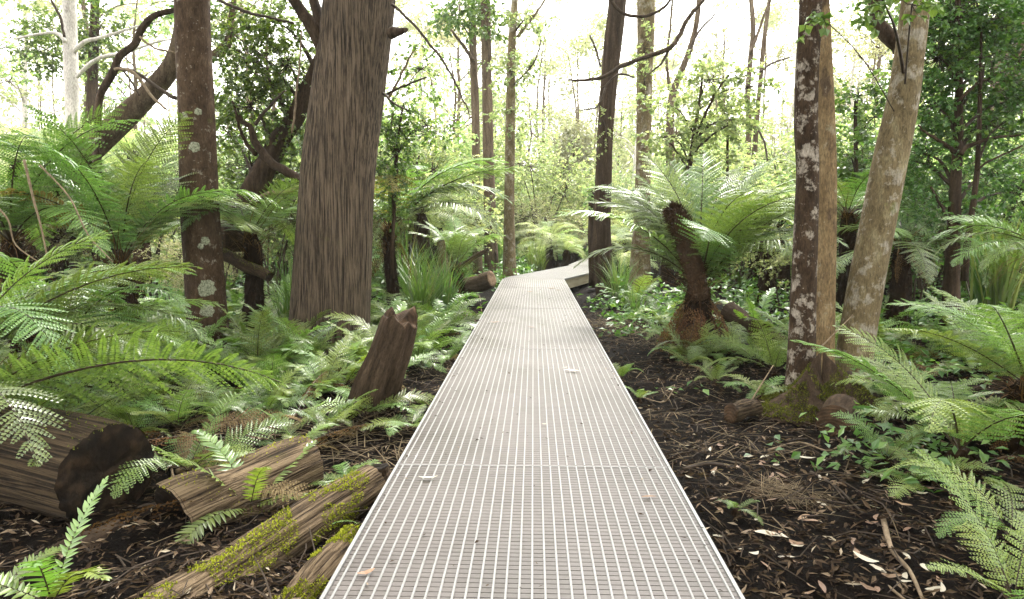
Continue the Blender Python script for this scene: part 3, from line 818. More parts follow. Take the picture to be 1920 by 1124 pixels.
make_tree('leaning_tree', 'brown tree leaning right at a steep slant behind the slender mottled tree', [(150, 300, 44), (222, 232, 42), (280, 175, 36), (318, 130, 33), (336, 85, 30), (345, 20, 26), (350, -60, 22)], 'bark_grey', 10.0, seg=18, amp=0.05, seed=7,
          branches=[([(345, 150, 26), (385, 112, 24), (412, 98, 20), (432, 70, 16), (434, 40, 13), (437, 0, 12), (440, -60, 10)], 9.9),
                    ([(330, 185, 8), (300, 168, 7), (262, 140, 7), (240, 130, 5)], 9.6, 'twig'),
                    ([(215, 130, 5), (240, 132, 7), (262, 148, 6), (285, 182, 5), (312, 206, 4)], 9.3, 'pale_twig')],
          blobs=[(300, -60, 10, 0.8, 16)], lsize=0.06)
make_tree('bent_tree', 'thin dark bent tree curving right in front of the pale sky at far left', [(182, 300, 15), (184, 215, 13), (190, 175, 13), (213, 135, 14), (226, 105, 13), (252, 84, 13), (266, 55, 12), (290, 30, 11), (330, 19, 9), (352, 17, 8)], 'bark_dark', 9.6, seg=12, amp=0.12, kind='knob', seed=8,
          branches=[([(226, 125, 4), (250, 160, 4), (262, 180, 3)], 9.4, 'twig'), ([(262, 70, 4), (290, 90, 4), (330, 100, 3)], 9.4, 'pale_twig')])
make_tree('leafy_understorey_tree', 'leaning dark tree with glossy small leaves crowding the left side of the massive trunk', [(440, 420, 52), (470, 370, 46), (500, 310, 40), (530, 255, 36), (556, 215, 34), (578, 170, 32), (604, 110, 28)], 'bark_dark', 8.6, seg=18, amp=0.1, kind='knob', seed=9,
          branches=[([(572, 345, 18), (545, 327, 17), (510, 306, 16), (480, 270, 14), (470, 240, 11), (452, 225, 9), (440, 195, 8)], (7.9, 8.1), 'bark_dark'),
                    ([(480, 290, 9), (462, 270, 7), (450, 240, 6), (436, 190, 4)], 8.0, 'bark_dark'),
                    ([(560, 350, 9), (535, 362, 9), (500, 364, 8), (470, 380, 6)], (8.0, 8.2), 'pale_twig'),
                    ([(478, 235, 7), (492, 215, 6), (520, 185, 4), (535, 170, 3)], 8.0, 'twig'),
                    ([(548, 250, 4), (556, 180, 4), (562, 110, 3), (566, 60, 3)], 7.9, 'pale_twig'),
                    ([(400, -4, 5), (450, 18, 6), (490, 30, 5), (550, 44, 4)], 8.2, 'twig')],
          blobs=[(470, 110, 8.6, (0.45, 0.4, 0.4), 60), (540, 120, 8.7, (0.4, 0.4, 0.5), 60), (470, 200, 8.5, (0.4, 0.4, 0.35), 50), (550, 230, 8.8, (0.3, 0.3, 0.4), 40), (430, 60, 8.8, 0.3, 24),
                 (520, 40, 8.8, (0.4, 0.4, 0.3), 36), (470, 310, 8.8, (0.4, 0.4, 0.3), 34), (560, 330, 8.9, 0.3, 24), (430, 250, 9.0, 0.3, 24)],
          leaf='leaf_dark', lsize=0.05, slen=0.3, nl=13, aspect=0.5)
make_tree('leafy_sapling', 'leafy bush with fine sprays right against the right side of the massive trunk', [(735, 470, 7), (740, 380, 6), (745, 280, 5), (755, 200, 4)], 'bark_dark', 8.4, seg=8, amp=0.1, kind='knob', seed=10,
          branches=[([(728, 185, 6), (745, 155, 5), (765, 115, 4), (778, 90, 3)], 8.2, 'pale_twig'), ([(722, 178, 5), (760, 160, 4), (800, 145, 3)], 8.2, 'twig')],
          blobs=[(740, 290, 8.5, (0.2, 0.3, 0.45), 44), (735, 220, 8.5, (0.25, 0.25, 0.3), 26), (790, 130, 8.4, (0.35, 0.3, 0.25), 16), (800, 235, 8.6, (0.3, 0.3, 0.15), 16), (735, 360, 8.5, (0.15, 0.25, 0.4), 26)],
          leaf='leaf_dark', lsize=0.045, slen=0.3, aspect=0.5)
make_tree('paired_tree', 'left pale brown trunk of the pair beyond the boardwalk bend with a dark knot', [(896, 520, 20), (893, 400, 15), (892, 240, 15), (888, 120, 14), (884, 0, 13), (880, -150, 11)], 'bark_grey', 20.5, seg=16, amp=0.06, seed=11,
          branches=[([(888, 115, 7), (868, 85, 6), (845, 55, 4)], 20.3)],
          blobs=[(875, 20, 19.5, (0.6, 0.5, 0.4), 26), (845, 30, 19.5, (0.5, 0.5, 0.3), 16), (890, -60, 19.5, 0.8, 20)], leaf='leaf', lsize=0.13, slen=0.5, aspect=0.36)
make_tree('paired_tree', 'right rough trunk of the pair beyond the bend, its base split by roots', [(924, 530, 32), (921, 480, 26), (918, 380, 22), (914, 220, 19), (912, 90, 18), (910, 0, 17), (908, -150, 15)], 'bark_grey', 19.0, seg=20, amp=0.09, seed=12,
          branches=[([(930, 520, 10), (934, 505, 6), (930, 470, 5)], 18.8)],
          blobs=[(930, 40, 18.5, (0.4, 0.4, 0.4), 16), (915, -90, 18.5, 0.9, 20)], leaf='leaf', lsize=0.13, slen=0.5, aspect=0.36)
make_tree('straight_tree', 'straight brown trunk with white streak rising at the left corner of the boardwalk bend', [(957, 540, 30), (955, 480, 24), (955, 380, 20), (957, 220, 18), (960, 80, 15), (965, 0, 13), (970, -150, 11)], 'bark_tangrey', 16.6, seg=20, amp=0.07, seed=13,
          branches=[([(970, 70, 7), (985, 50, 6), (1005, 25, 5), (1025, -5, 4)], 16.5), ([(962, 160, 3), (1000, 120, 3), (1015, 75, 2)], 16.4, 'twig')],
          blobs=[(960, 135, 16.4, (0.45, 0.3, 0.3), 24), (1000, 30, 16.4, (0.5, 0.4, 0.3), 16), (955, 230, 16.7, (0.35, 0.3, 0.6), 24)], leaf='leaf_light', lsize=0.09, slen=0.45)
make_tree('dark_tree', 'dark rough trunk with peeling bark standing right where the boardwalk turns', [(1140, 562, 42), (1133, 500, 34), (1129, 430, 31), (1131, 350, 29), (1134, 260, 28), (1141, 170, 28), (1149, 80, 31), (1158, 0, 31), (1165, -150, 28)], 'bark_dark', 13.9, seg=44, amp=0.12, freq=3.2, seed=14,
          branches=[([(1126, 125, 4), (1118, 95, 4), (1106, 66, 3)], 13.7, 'twig'), ([(1136, 165, 4), (1120, 200, 3), (1090, 208, 2)], 13.6, 'twig')],
          blobs=[(1150, -130, 13.9, 0.9, 20), (1138, 260, 13.6, (0.2, 0.2, 0.5), 9)], leaf='leaf_light', lsize=0.055)
make_tree('ivy_stump', 'broken dark stump half covered with yellow leaves behind the dark trunk at the bend', [(1112, 510, 16), (1110, 440, 15), (1110, 385, 14), (1112, 362, 10)], 'bark_dark', 15.2, seg=14, amp=0.2, kind='knob', seed=15,
          blobs=[(1104, 375, 15.1, (0.1, 0.1, 0.2), 8), (1110, 358, 15.1, (0.12, 0.1, 0.06), 6)], leaf='leaf_light', lsize=0.06, slen=0.15, cat='stump')
make_tree('brown_tree', 'brown trunk with leafy shoots on its bark next right of the dark trunk', [(1200, 560, 46), (1200, 500, 38), (1203, 420, 30), (1207, 300, 27), (1208, 150, 28), (1211, 40, 31), (1212, -150, 28)], 'bark_tangrey', 14.8, seg=28, amp=0.07, seed=16,
          branches=[([(1066, 150, 3), (1090, 151, 5), (1130, 145, 7), (1165, 125, 8), (1210, 107, 8), (1252, 93, 9), (1272, 70, 9), (1290, 35, 8), (1315, 5, 7), (1340, -30, 5)], (12.0, 13.0), 'bark_dark'),
                    ([(1130, -30, 6), (1148, 5, 7), (1170, 26, 6), (1205, 31, 6), (1240, 18, 5), (1265, -10, 4)], 13.2, 'bark_dark'),
                    ([(1255, 93, 5), (1240, 120, 4), (1222, 135, 3)], 12.6, 'twig'), ([(1130, 165, 3), (1160, 140, 4), (1190, 145, 3)], 12.4, 'twig')],
          blobs=[(1208, 90, 14.5, (0.3, 0.3, 0.5), 18), (1208, 150, 14.5, (0.25, 0.3, 0.4), 10), (1200, -120, 14.5, 0.9, 20)], leaf='leaf_light', lsize=0.06)
make_tree('curved_tree', 'grey forked tree curving upward behind the leafy sprays right of centre', [(1258, 330, 18), (1256, 240, 15), (1262, 175, 13), (1280, 128, 11), (1296, 85, 10), (1308, 30, 9), (1312, -40, 8)], 'bark_grey', 18.5, seg=12, amp=0.1, kind='knob', seed=17,
          branches=[([(1256, 170, 6), (1250, 110, 5), (1258, 40, 4), (1262, -30, 3)], 18.4), ([(1290, 100, 4), (1310, 60, 4), (1340, 28, 3)], 18.4, 'twig')])
make_tree('twin_stem_tree', 'left of two thin bare wavy stems rising in the bright clearing right of centre', [(1400, 330, 12), (1404, 240, 10), (1402, 180, 10), (1407, 110, 9), (1412, 50, 9), (1405, -30, 7)], 'bark_grey', 21.0, seg=10, amp=0.1, kind='knob', seed=18,
          branches=[([(1407, 100, 6), (1422, 60, 5), (1436, 20, 4), (1450, -10, 3)], 20.9)])
make_tree('twin_stem_tree', 'right of two thin bare wavy stems rising in the bright clearing right of centre', [(1412, 330, 11), (1418, 240, 9), (1426, 150, 8), (1432, 80, 8), (1440, 20, 7), (1446, -40, 6)], 'bark_grey', 21.5, seg=10, amp=0.1, kind='knob', seed=19,
          branches=[([(1425, 135, 4), (1450, 118, 4), (1490, 105, 2)], 21.4, 'twig'), ([(1420, 240, 4), (1434, 270, 4), (1440, 310, 3)], 21.3, 'twig')])
make_tree('mottled_stem_tree', 'tree stem blotched black and white growing from the mossy mound on the right', [(1498, 800, 66), (1499, 740, 57), (1502, 680, 52), (1506, 560, 46), (1511, 420, 43), (1514, 320, 40), (1511, 230, 41), (1514, 120, 40), (1519, 30, 39), (1521, -80, 37), (1524, -400, 32)], 'bark_mottle', 5.5, seg=36, amp=0.05, freq=1.6, seed=20, flare=0.25, up=4,
          blobs=[(1450, -260, 5.6, 0.55, 22), (None, (1.6, 4.2, 8.5), 0, (1.8, 1.8, 1.0), 87, 0.15, 0.5), (None, (2, 1.6, 8.5), 0, (1.8, 1.8, 1.0), 87, 0.15, 0.5)], lsize=0.055)  # None blobs: unseen canopy added overhead to darken the foreground
make_tree('tan_stem_tree', 'smooth tan tree stem rising close behind the black and white stem', [(1543, 720, 40), (1546, 600, 36), (1549, 450, 35), (1550, 300, 33), (1546, 150, 29), (1543, 50, 25), (1541, -60, 22), (1540, -400, 18)], 'bark_tan', 6.1, seg=28, amp=0.03, freq=1.4, seed=21, up=4,
          blobs=[(1560, -240, 6.2, 0.6, 22), (None, (3, 6.5, 8.8), 0, (1.8, 1.8, 1.0), 87, 0.15, 0.5), (None, (3.6, -0.6, 9), 0, (2, 2, 1.0), 87, 0.15, 0.5)], lsize=0.055)  # None blobs: more unseen canopy, added for shade below
make_tree('leaning_stem_tree', 'thick tan grey tree stem leaning right above the mossy mound', [(1592, 740, 74), (1606, 640, 66), (1626, 520, 64), (1650, 400, 62), (1672, 290, 60), (1693, 190, 54), (1704, 110, 50), (1713, 40, 48), (1722, -60, 46), (1750, -400, 38)], 'bark_tangrey', 6.2, seg=36, amp=0.045, freq=1.4, seed=22, up=4,
          branches=[([(1700, 100, 34), (1680, 78, 30), (1660, 62, 26), (1645, 40, 24), (1640, 0, 22), (1640, -60, 18)], (6.6, 6.8), 'bark_dark')],
          blobs=[(1655, 0, 5.4, (0.2, 0.2, 0.14), 12), (1525, 18, 5.0, (0.06, 0.06, 0.06), 3), (1710, 8, 5.2, (0.1, 0.1, 0.05), 4), (1700, -240, 6.2, 0.7, 26), (None, (4.6, 4.8, 8.5), 0, (2, 2, 1.0), 114, 0.15, 0.5), (None, (4.4, 2.2, 8.5), 0, (2, 2, 1.0), 114, 0.15, 0.5), (None, (6.5, 6.5, 8.5), 0, (2, 2, 1.0), 95, 0.15, 0.5), (None, (6.5, 9, 8), 0, (2.2, 2.2, 1.0), 110, 0.15, 0.5), (None, (9, 8, 8), 0, (2.2, 2.2, 1.0), 110, 0.15, 0.5), (None, (8.3, 11, 8.3), 0, (2.2, 2.2, 1.0), 110, 0.15, 0.5), (None, (5, 11, 9), 0, (2.2, 2.2, 1.0), 100, 0.15, 0.5), (None, (3.4, 8.2, 9.6), 0, (2, 2, 1.0), 114, 0.15, 0.5), (None, (5.4, 0.2, 9), 0, (2.2, 2.2, 1.0), 57, 0.15, 0.5), (None, (8, 5, 9), 0, (2.2, 2.2, 1.0), 57, 0.15, 0.5), (None, (2.4, 3.2, 10.5), 0, (2, 2, 1.0), 114, 0.15, 0.5), (None, (6.4, 3.4, 8.8), 0, (2, 2, 1.0), 47, 0.15, 0.5)], leaf='leaf', lsize=0.06, slen=0.16, nl=7, aspect=0.5)  # None blobs: wide unseen canopy added to shade the right side
make_tree('dark_leafy_tree', 'dark stemmed tree dense with small glossy leaves at the upper right', [(1783, 560, 30), (1786, 480, 24), (1790, 380, 20), (1795, 280, 17), (1798, 200, 14), (1798, 100, 11), (1796, 0, 9), (1796, -60, 7)], 'bark_dark', 8.2, seg=14, amp=0.08, kind='knob', seed=23,
          branches=[([(1792, 285, 9), (1770, 270, 7), (1745, 255, 5), (1720, 235, 3)], 8.0), ([(1800, 290, 9), (1815, 275, 8), (1850, 262, 6), (1915, 252, 4)], 7.9), ([(1795, 190, 6), (1830, 160, 5), (1870, 140, 3)], 8.0),
                    ([(1787, 430, 6), (1765, 390, 5), (1745, 350, 4)], 8.0)],
          blobs=[(1790, 30, 8.3, (0.45, 0.5, 0.4), 60), (1840, 60, 8.4, (0.45, 0.5, 0.4), 50), (1760, 110, 8.3, (0.35, 0.4, 0.4), 50), (1880, 30, 8.4, (0.5, 0.5, 0.4), 44), (1850, 150, 8.4, (0.5, 0.5, 0.3), 44), (1900, 190, 8.5, (0.3, 0.5, 0.35), 34),
                 (1745, 200, 8.4, (0.25, 0.4, 0.3), 34), (1740, 290, 8.4, (0.3, 0.4, 0.3), 34), (1850, 230, 8.5, (0.4, 0.4, 0.2), 26), (1760, 380, 8.4, (0.4, 0.4, 0.3), 32), (1690, 300, 8.6, (0.25, 0.3, 0.25), 16), (1850, 330, 8.6, (0.35, 0.3, 0.2), 20), (1900, 110, 8.8, (0.5, 0.5, 0.5), 60), (1830, 0, 8.8, (0.6, 0.5, 0.3), 50), (1750, 40, 8.8, (0.3, 0.5, 0.3), 36), (1800, 250, 9.0, (0.6, 0.5, 0.4), 50), (1740, 440, 8.8, (0.5, 0.4, 0.3), 30), (1890, 360, 9.0, (0.3, 0.4, 0.3), 24)],
          leaf='leaf', lsize=0.058, slen=0.3, nl=13, aspect=0.45)
make_tree('slim_dark_sapling', 'slim dark sapling just right of the dense dark leafy tree', [(1812, 470, 12), (1822, 400, 10), (1832, 320, 9), (1836, 240, 8), (1838, 150, 6), (1840, 60, 4)], 'bark_dark', 8.0, seg=10, amp=0.08, kind='knob', seed=24,
          branches=[([(1830, 320, 4), (1860, 300, 4), (1915, 275, 3)], 7.9)],
          blobs=[(1850, 110, 8.0, (0.3, 0.3, 0.3), 20), (1870, 240, 8.0, (0.3, 0.3, 0.2), 14)], leaf='leaf_dark', lsize=0.055)
make_tree('grey_broad_tree', 'broad pale grey trunk glimpsed behind leaves at the far right edge', [(1895, 420, 74), (1894, 330, 70), (1890, 250, 66), (1900, 100, 60), (1910, -50, 55)], 'bark_grey', 16.0, seg=30, amp=0.06, seed=25)
make_tree('leafy_spray_tree', 'young tree with airy sprays of bright leaves above the big right tree fern', [(1290, 420, 10), (1292, 330, 8), (1300, 260, 7), (1312, 190, 5), (1318, 130, 4)], 'bark_dark', 10.2, seg=8, amp=0.08, kind='knob', seed=26,
          branches=[([(1298, 270, 5), (1320, 220, 5), (1345, 170, 4), (1368, 140, 3)], 10.1, 'bark_dark'), ([(1296, 290, 4), (1340, 250, 4), (1366, 235, 3)], 10.1, 'twig'), ([(1292, 320, 4), (1265, 280, 3), (1245, 255, 3)], 10.1, 'twig')],
          blobs=[(1330, 150, 10.2, (0.4, 0.35, 0.25), 26), (1400, 165, 10.2, (0.4, 0.35, 0.18), 20), (1260, 260, 10.2, (0.4, 0.35, 0.25), 26), (1330, 235, 10.3, (0.4, 0.3, 0.25), 24), (1250, 195, 10.4, (0.3, 0.3, 0.2), 12), (1370, 225, 10.4, (0.3, 0.3, 0.25), 18), (1300, 300, 10.4, (0.5, 0.3, 0.15), 20)],
          leaf='leaf_light', lsize=0.07, slen=0.3, nl=11, aspect=0.42)
make_tree('slim_stem_tree', 'slim straight sapling with a small leafy top right of the spray of bright leaves', [(1364, 330, 5), (1364, 270, 5), (1365, 230, 4)], 'bark_dark', 11.0, seg=6, kind='none', seed=27,
          blobs=[(1365, 215, 11.0, (0.3, 0.3, 0.25), 16)], leaf='leaf_light', lsize=0.065)
make_tree('bushy_tree', 'bright green leafy tree between the tan stem and the leaning stem', [(1610, 420, 9), (1606, 330, 8), (1604, 250, 7), (1604, 190, 5)], 'bark_dark', 10.5, seg=8, amp=0.08, kind='knob', seed=28,
          blobs=[(1610, 180, 10.5, (0.4, 0.4, 0.2), 24), (1640, 220, 10.5, (0.3, 0.4, 0.25), 20), (1590, 290, 10.5, (0.3, 0.4, 0.25), 18), (1630, 300, 10.5, (0.35, 0.4, 0.2), 22), (1600, 340, 10.6, (0.3, 0.4, 0.2), 16), (1680, 330, 10.6, (0.4, 0.4, 0.3), 24)],
          leaf='leaf', lsize=0.075, slen=0.35, nl=11)
make_tree('round_conifer', 'rounded soft grey green tree standing pale in the haze at the centre', [(1078, 440, 7), (1077, 380, 6), (1076, 300, 4), (1076, 250, 2)], 'bark_grey', 36.0, seg=8, kind='none', seed=29, k=3,
          blobs=[(1076, 270, 36, (0.95, 0.9, 1.1), 150), (1078, 320, 36, (1.25, 1.1, 1.1), 160), (1080, 350, 36, (1.0, 1.0, 0.9), 60), (1085, 395, 36, (0.9, 0.8, 0.7), 40)], leaf='leaf_bluish', lsize=0.16, slen=0.55, nl=12, aspect=0.2, droop=1.2)

# ------------------------------------------------------------------ tree ferns
tree_fern(1310, 535, 7.7, 1.9, 27, 'large tree fern with spreading bright fronds on a dark trunk right of the boardwalk', el=(45, 80), azs=[k for k in range(-92, 200, 11)], dead=24, only=[0, 1, 0, 3, 4, 3], trunk_r=0.15,
          extra=[(80, 84, 1.9, 1), (50, 80, 1.9, 0), (118, 80, 1.9, 1), (20, 62, 1.9, 4), (165, 66, 1.7, 2), (350, 56, 1.8, 1), (95, 74, 1.95, 3), (35, 72, 1.9, 3), (70, 86, 1.8, 3), (135, 84, 1.8, 3), (10, 78, 1.8, 3), (180, 78, 1.6, 3), (300, 66, 1.4, 3)], skirt=16)
tree_fern(228, 492, 6.7, 1.8, 16, 'large tree fern with tall arching fronds left of the slender mottled tree', el=(55, 84), dead=3,
          extra=[(90, 82, 1.6, 3), (60, 74, 1.6, 4), (125, 72, 1.65, 0), (35, 62, 1.6, 1)])
tree_fern(20, 450, 6.2, 1.75, 15, 'tree fern with sunlit drooping fronds at the far left edge', el=(45, 80), dead=3)
tree_fern(730, 425, 9.4, 1.9, 9, 'tree fern with long fronds sweeping right just beyond the massive trunk', el=(40, 70), dead=2, trunk_r=0.09,
          extra=[(5, 58, 2.0, 0), (15, 50, 2.0, 1), (-5, 44, 2.05, 3), (30, 62, 1.9, 4), (-20, 36, 1.9, 1)])
tree_fern(856, 500, 12.0, 1.25, 12, 'upright tree fern with dull green fronds beside the pair of trunks', el=(60, 86), dead=4, trunk_r=0.1)
tree_fern(470, 440, 8.0, 1.3, 11, 'shaded tree fern between the slender mottled tree and the massive trunk', el=(20, 60), dead=4)
tree_fern(1590, 400, 9.0, 1.3, 11, 'tree fern glimpsed between the tan stem and the leaning stem', el=(10, 60), dead=3)
tree_fern(1690, 455, 8.4, 1.2, 11, 'dark drooping tree fern behind the leaning stem', el=(-5, 50), dead=5)
tree_fern(1975, 480, 6.0, 1.05, 11, 'tree fern whose pale frond reaches in from the right edge', el=(15, 60), dead=3, extra=[(172, 40, 1.05, 1), (185, 30, 1.0, 4)])
tree_fern(1930, 720, 4.3, 1.0, 12, 'big low tree fern with broad fronds at the right edge', el=(35, 70), dead=3, extra=[(120, 62, 1.05, 1), (150, 60, 1.0, 0), (100, 60, 1.05, 4)])
tree_fern(1800, 840, 3.9, 0.95, 5, 'fern with one long bright green frond reaching left in front of the leaning stem', el=(40, 75), dead=2, trunk_r=0.07, extra=[(150, 50, 1.15, 3, 35), (120, 58, 0.95, 0, 20)])
tree_fern(-90, 690, 4.0, 1.45, 10, 'tree fern at the left edge with pale fronds reaching right across the slender trunk', el=(35, 65), dead=3, extra=[(20, 44, 1.6, 3, -10), (35, 50, 1.6, 0), (5, 40, 1.4, 1), (50, 55, 1.5, 4)])
tree_fern(-90, 770, 3.3, 1.2, 3, 'low fern at the left edge with one long pale arching frond over the cut log', el=(30, 60), dead=2, trunk_r=0.07, extra=[(12, 24, 1.75, 3, -32), (30, 38, 1.2, 3, -20)])
tree_fern(120, 640, 4.9, 1.2, 13, 'fern thicket of pale green fronds below the large left tree fern', el=(30, 70), dead=2, extra=[(0, 40, 1.25, 1), (-20, 30, 1.2, 0)])
far_f = [(1040, 455, 24, 1.2), (1008, 462, 25, 1.1), (1075, 445, 27, 1.2), (1020, 425, 30, 1.3), (1062, 470, 22, 0.9), (990, 440, 28, 1.2), (1150, 455, 19, 1.0), (1170, 430, 22, 1.2), (1255, 400, 16, 1.2), (820, 420, 15, 1.3),
         (1470, 380, 14, 1.2), (1440, 400, 12, 1.2), (90, 280, 13, 1.4), (30, 300, 12, 1.4), (250, 290, 12, 1.3), (790, 400, 13, 1.4), (1560, 360, 15, 1.3), (1340, 400, 15, 1.1), (1700, 380, 14, 1.2)]
for i, (x, y, d, L) in enumerate(far_f):
    side = 'far left behind the near tree ferns' if x < 400 else 'in the bright middle of the forest beyond the bend' if x < 1200 else 'behind the large right tree fern and the stems'
    tree_fern(x, y, d, L, 13, 'small yellow green tree fern ' + side, el=(5, 60), kind='far', dead=3, trunk_r=0.13, group='distant tree ferns ' + side)

# dead fern stem: furry, bent, round headed
def fern_stem():
    rg = np.random.default_rng(4)
    pts = [[*P(1312, 560, 7.45), 0.1], [*P(1300, 500, 7.4), 0.105], [*P(1285, 450, 7.35), 0.11], [*P(1272, 415, 7.3), 0.1], [*P(1262, 398, 7.25), 0.07], [*P(1257, 392, 7.25), 0.02]]
    s = spline(pts, 5)
    o = thing('dead_fern_stem', 'furry brown bent stem with a round head leaning out of the large right tree fern', 'fern stem', P(1312, 560, 7.45))
    mb = MB(); p, N, B, T = tube(mb, s[:, :3], np.maximum(s[:, 3], 0.01), 14, lambda u, l: 1 + 0.08 * np.sin(3 * u + 9 * l))
    mb.build('stem', M['fur'], o, smooth=True)
    f = MB(); n = 2600
    i = rg.integers(0, len(p), n); th = rg.uniform(0, 2 * math.pi, n)
    nn = np.cos(th)[:, None] * N[i] + np.sin(th)[:, None] * B[i]
    fur(f, p[i] + nn * s[i, 3:4] * 0.97 + T[i] * rg.uniform(-0.02, 0.02, (n, 1)), nn + T[i] * 0.5, 0.075, 0.003, rg)
    h = f.build('fibres', M['fur'], o); h['kind'] = 'stuff'
fern_stem()

# ------------------------------------------------------------------ ground ferns, nearest ones by hand
GF = [  # px, py, distance, length, n, simple, dry, label
 (505, 690, 6.6, 0.62, 8, True, 0, 'upright fern standing between the slender trunk and the massive trunk'),
 (455, 700, 6.4, 0.6, 8, True, 1, 'fern fanning out at the foot of the slender mottled tree'),
 (560, 790, 5.6, 0.55, 8, False, 1, 'fern in front of the left foot of the massive trunk'),
 (640, 700, 6.3, 0.55, 9, False, 0, 'bright fern against the centre foot of the massive trunk'),
 (600, 715, 6.0, 0.55, 8, False, 0, 'bright fern left of the leaning dark stump'),
 (700, 640, 7.0, 0.6, 9, False, 0, 'fern standing against the right foot of the massive trunk'),
 (770, 800, 4.6, 0.42, 8, False, 1, 'dark fern on the right of the foot of the leaning stump'),
 (745, 560, 8.6, 1.0, 10, False, 0, 'tall fern with curved fronds right of the massive trunk'),
 (800, 620, 7.8, 0.7, 9, False, 1, 'grey green fern behind the top of the leaning stump'),
 (840, 660, 7.0, 0.5, 8, False, 1, 'small fern beside the boardwalk edge beyond the stump'),
 (330, 790, 4.6, 0.6, 8, False, 1, 'bright fern behind the big sawn log'),
 (250, 770, 4.4, 0.55, 7, False, 1, 'fern partly under the long pale arching frond'),
 (420, 800, 4.9, 0.5, 8, False, 2, 'fern with a bleached frond behind the bark covered log'),
 (500, 790, 5.0, 0.5, 8, False, 2, 'fern with dry fronds in the middle of the left undergrowth'),
 (610, 850, 4.5, 0.45, 7, False, 2, 'fern with brown fronds below the leaning stump'),
 (560, 850, 4.2, 0.4, 6, False, 1, 'small fern at the upper end of the bark covered log'),
 (470, 965, 3.3, 0.52, 7, True, 0, 'fern growing in the gap between the logs with one upright frond'),
 (530, 880, 3.6, 0.32, 5, True, 0, 'small fern drooping over the bark covered log'),
 (690, 965, 3.15, 0.22, 4, True, 0, 'tiny pale fern beside the boardwalk at the mossy logs'),
 (650, 900, 3.7, 0.3, 6, False, 1, 'little fern in the litter between the logs and the boardwalk'),
 (95, 1090, 2.35, 0.5, 4, True, 0, 'fern with stiff comb like fronds at the bottom left corner'),
 (-20, 1060, 2.4, 0.45, 5, True, 0, 'fern at the left edge below the sawn log'),
 (1165, 660, 6.2, 0.28, 7, False, 0, 'bright low fern at the right edge of the boardwalk'),
 (1200, 690, 5.6, 0.2, 6, False, 0, 'tiny bright fern beside the boardwalk near the dead grass'),
 (1190, 520, 12.0, 0.9, 9, False, 0, 'fern at the foot of the brown trunk beyond the dead grass'),
 (1240, 560, 10.0, 0.7, 8, False, 0, 'fern left of the large right tree fern'),
 (1375, 660, 7.4, 0.6, 9, False, 0, 'bright fern at the right foot of the large right tree fern'),
 (1290, 670, 6.8, 0.35, 6, False, 1, 'small pale fern at the left foot of the large right tree fern'),
 (1420, 660, 7.0, 0.55, 9, False, 0, 'dark fern left of the black and white stem'),
 (1425, 730, 5.6, 0.42, 8, False, 1, 'fern with two pale hanging fronds beside the mossy mound'),
 (1340, 720, 6.0, 0.35, 7, False, 1, 'small fern in the litter in front of the large right tree fern'),
 (1700, 690, 5.2, 0.6, 10, False, 0, 'bright feathery fern right of the leaning stem'),
 (1760, 720, 5.0, 0.6, 9, False, 0, 'upright bright fern among the broad fronds on the right'),
 (1650, 680, 5.6, 0.5, 8, False, 0, 'fern touching the foot of the leaning stem'),
 (1660, 870, 4.1, 0.42, 8, False, 0, 'low dark fern on the litter right of the mossy mound'),
 (1720, 930, 3.7, 0.4, 8, False, 1, 'low fern under the long bright frond'),
 (1380, 945, 3.3, 0.16, 5, False, 0, 'small flat fern on the dark soil near the boardwalk'),
 (1830, 650, 6.4, 0.7, 9, False, 1, 'fern in deep shade under the dark leafy tree'),
 (1790, 600, 7.0, 0.6, 9, False, 0, 'drooping dark fern in front of the dark leafy tree'),
 (1895, 990, 3.0, 0.62, 7, False, 1, 'fern with broad pale fronds at the lower right edge'),
 (1900, 1130, 2.5, 0.6, 8, False, 0, 'pale fern filling the bottom right corner'),
 (1285, 650, 7.3, 0.6, 9, False, 1, 'fern hiding the left foot of the dark shaggy trunk of the large right tree fern'),
 (1335, 655, 7.3, 0.65, 9, False, 1, 'fern hiding the right foot of the dark shaggy trunk of the large right tree fern'),
 (1255, 620, 8.2, 0.6, 8, False, 0, 'fern between the dead grass and the large right tree fern'),
 (1850, 800, 4.4, 0.7, 9, False, 1, 'fern in the thick of the fronds at the right edge'),
 (1760, 780, 4.7, 0.6, 9, False, 0, 'dark green fern under the long bright frond on the right'),
 (60, 560, 5.2, 0.9, 9, False, 0, 'fern at the left edge under the large left tree ferns'),
 (300, 640, 5.6, 0.8, 10, False, 0, 'fern just left of the slender mottled tree'),
 (200, 700, 4.6, 0.7, 10, False, 1, 'fern behind the long pale arching frond'),
 (330, 590, 6.4, 0.9, 9, False, 0, 'taller fern behind the left side of the slender mottled tree'),
]
for (x, y, d, L, n, simple, dry, lab) in GF:
    ground_fern(x, y, d, L, n, lab, simple, dry=dry, el=(20, 70))

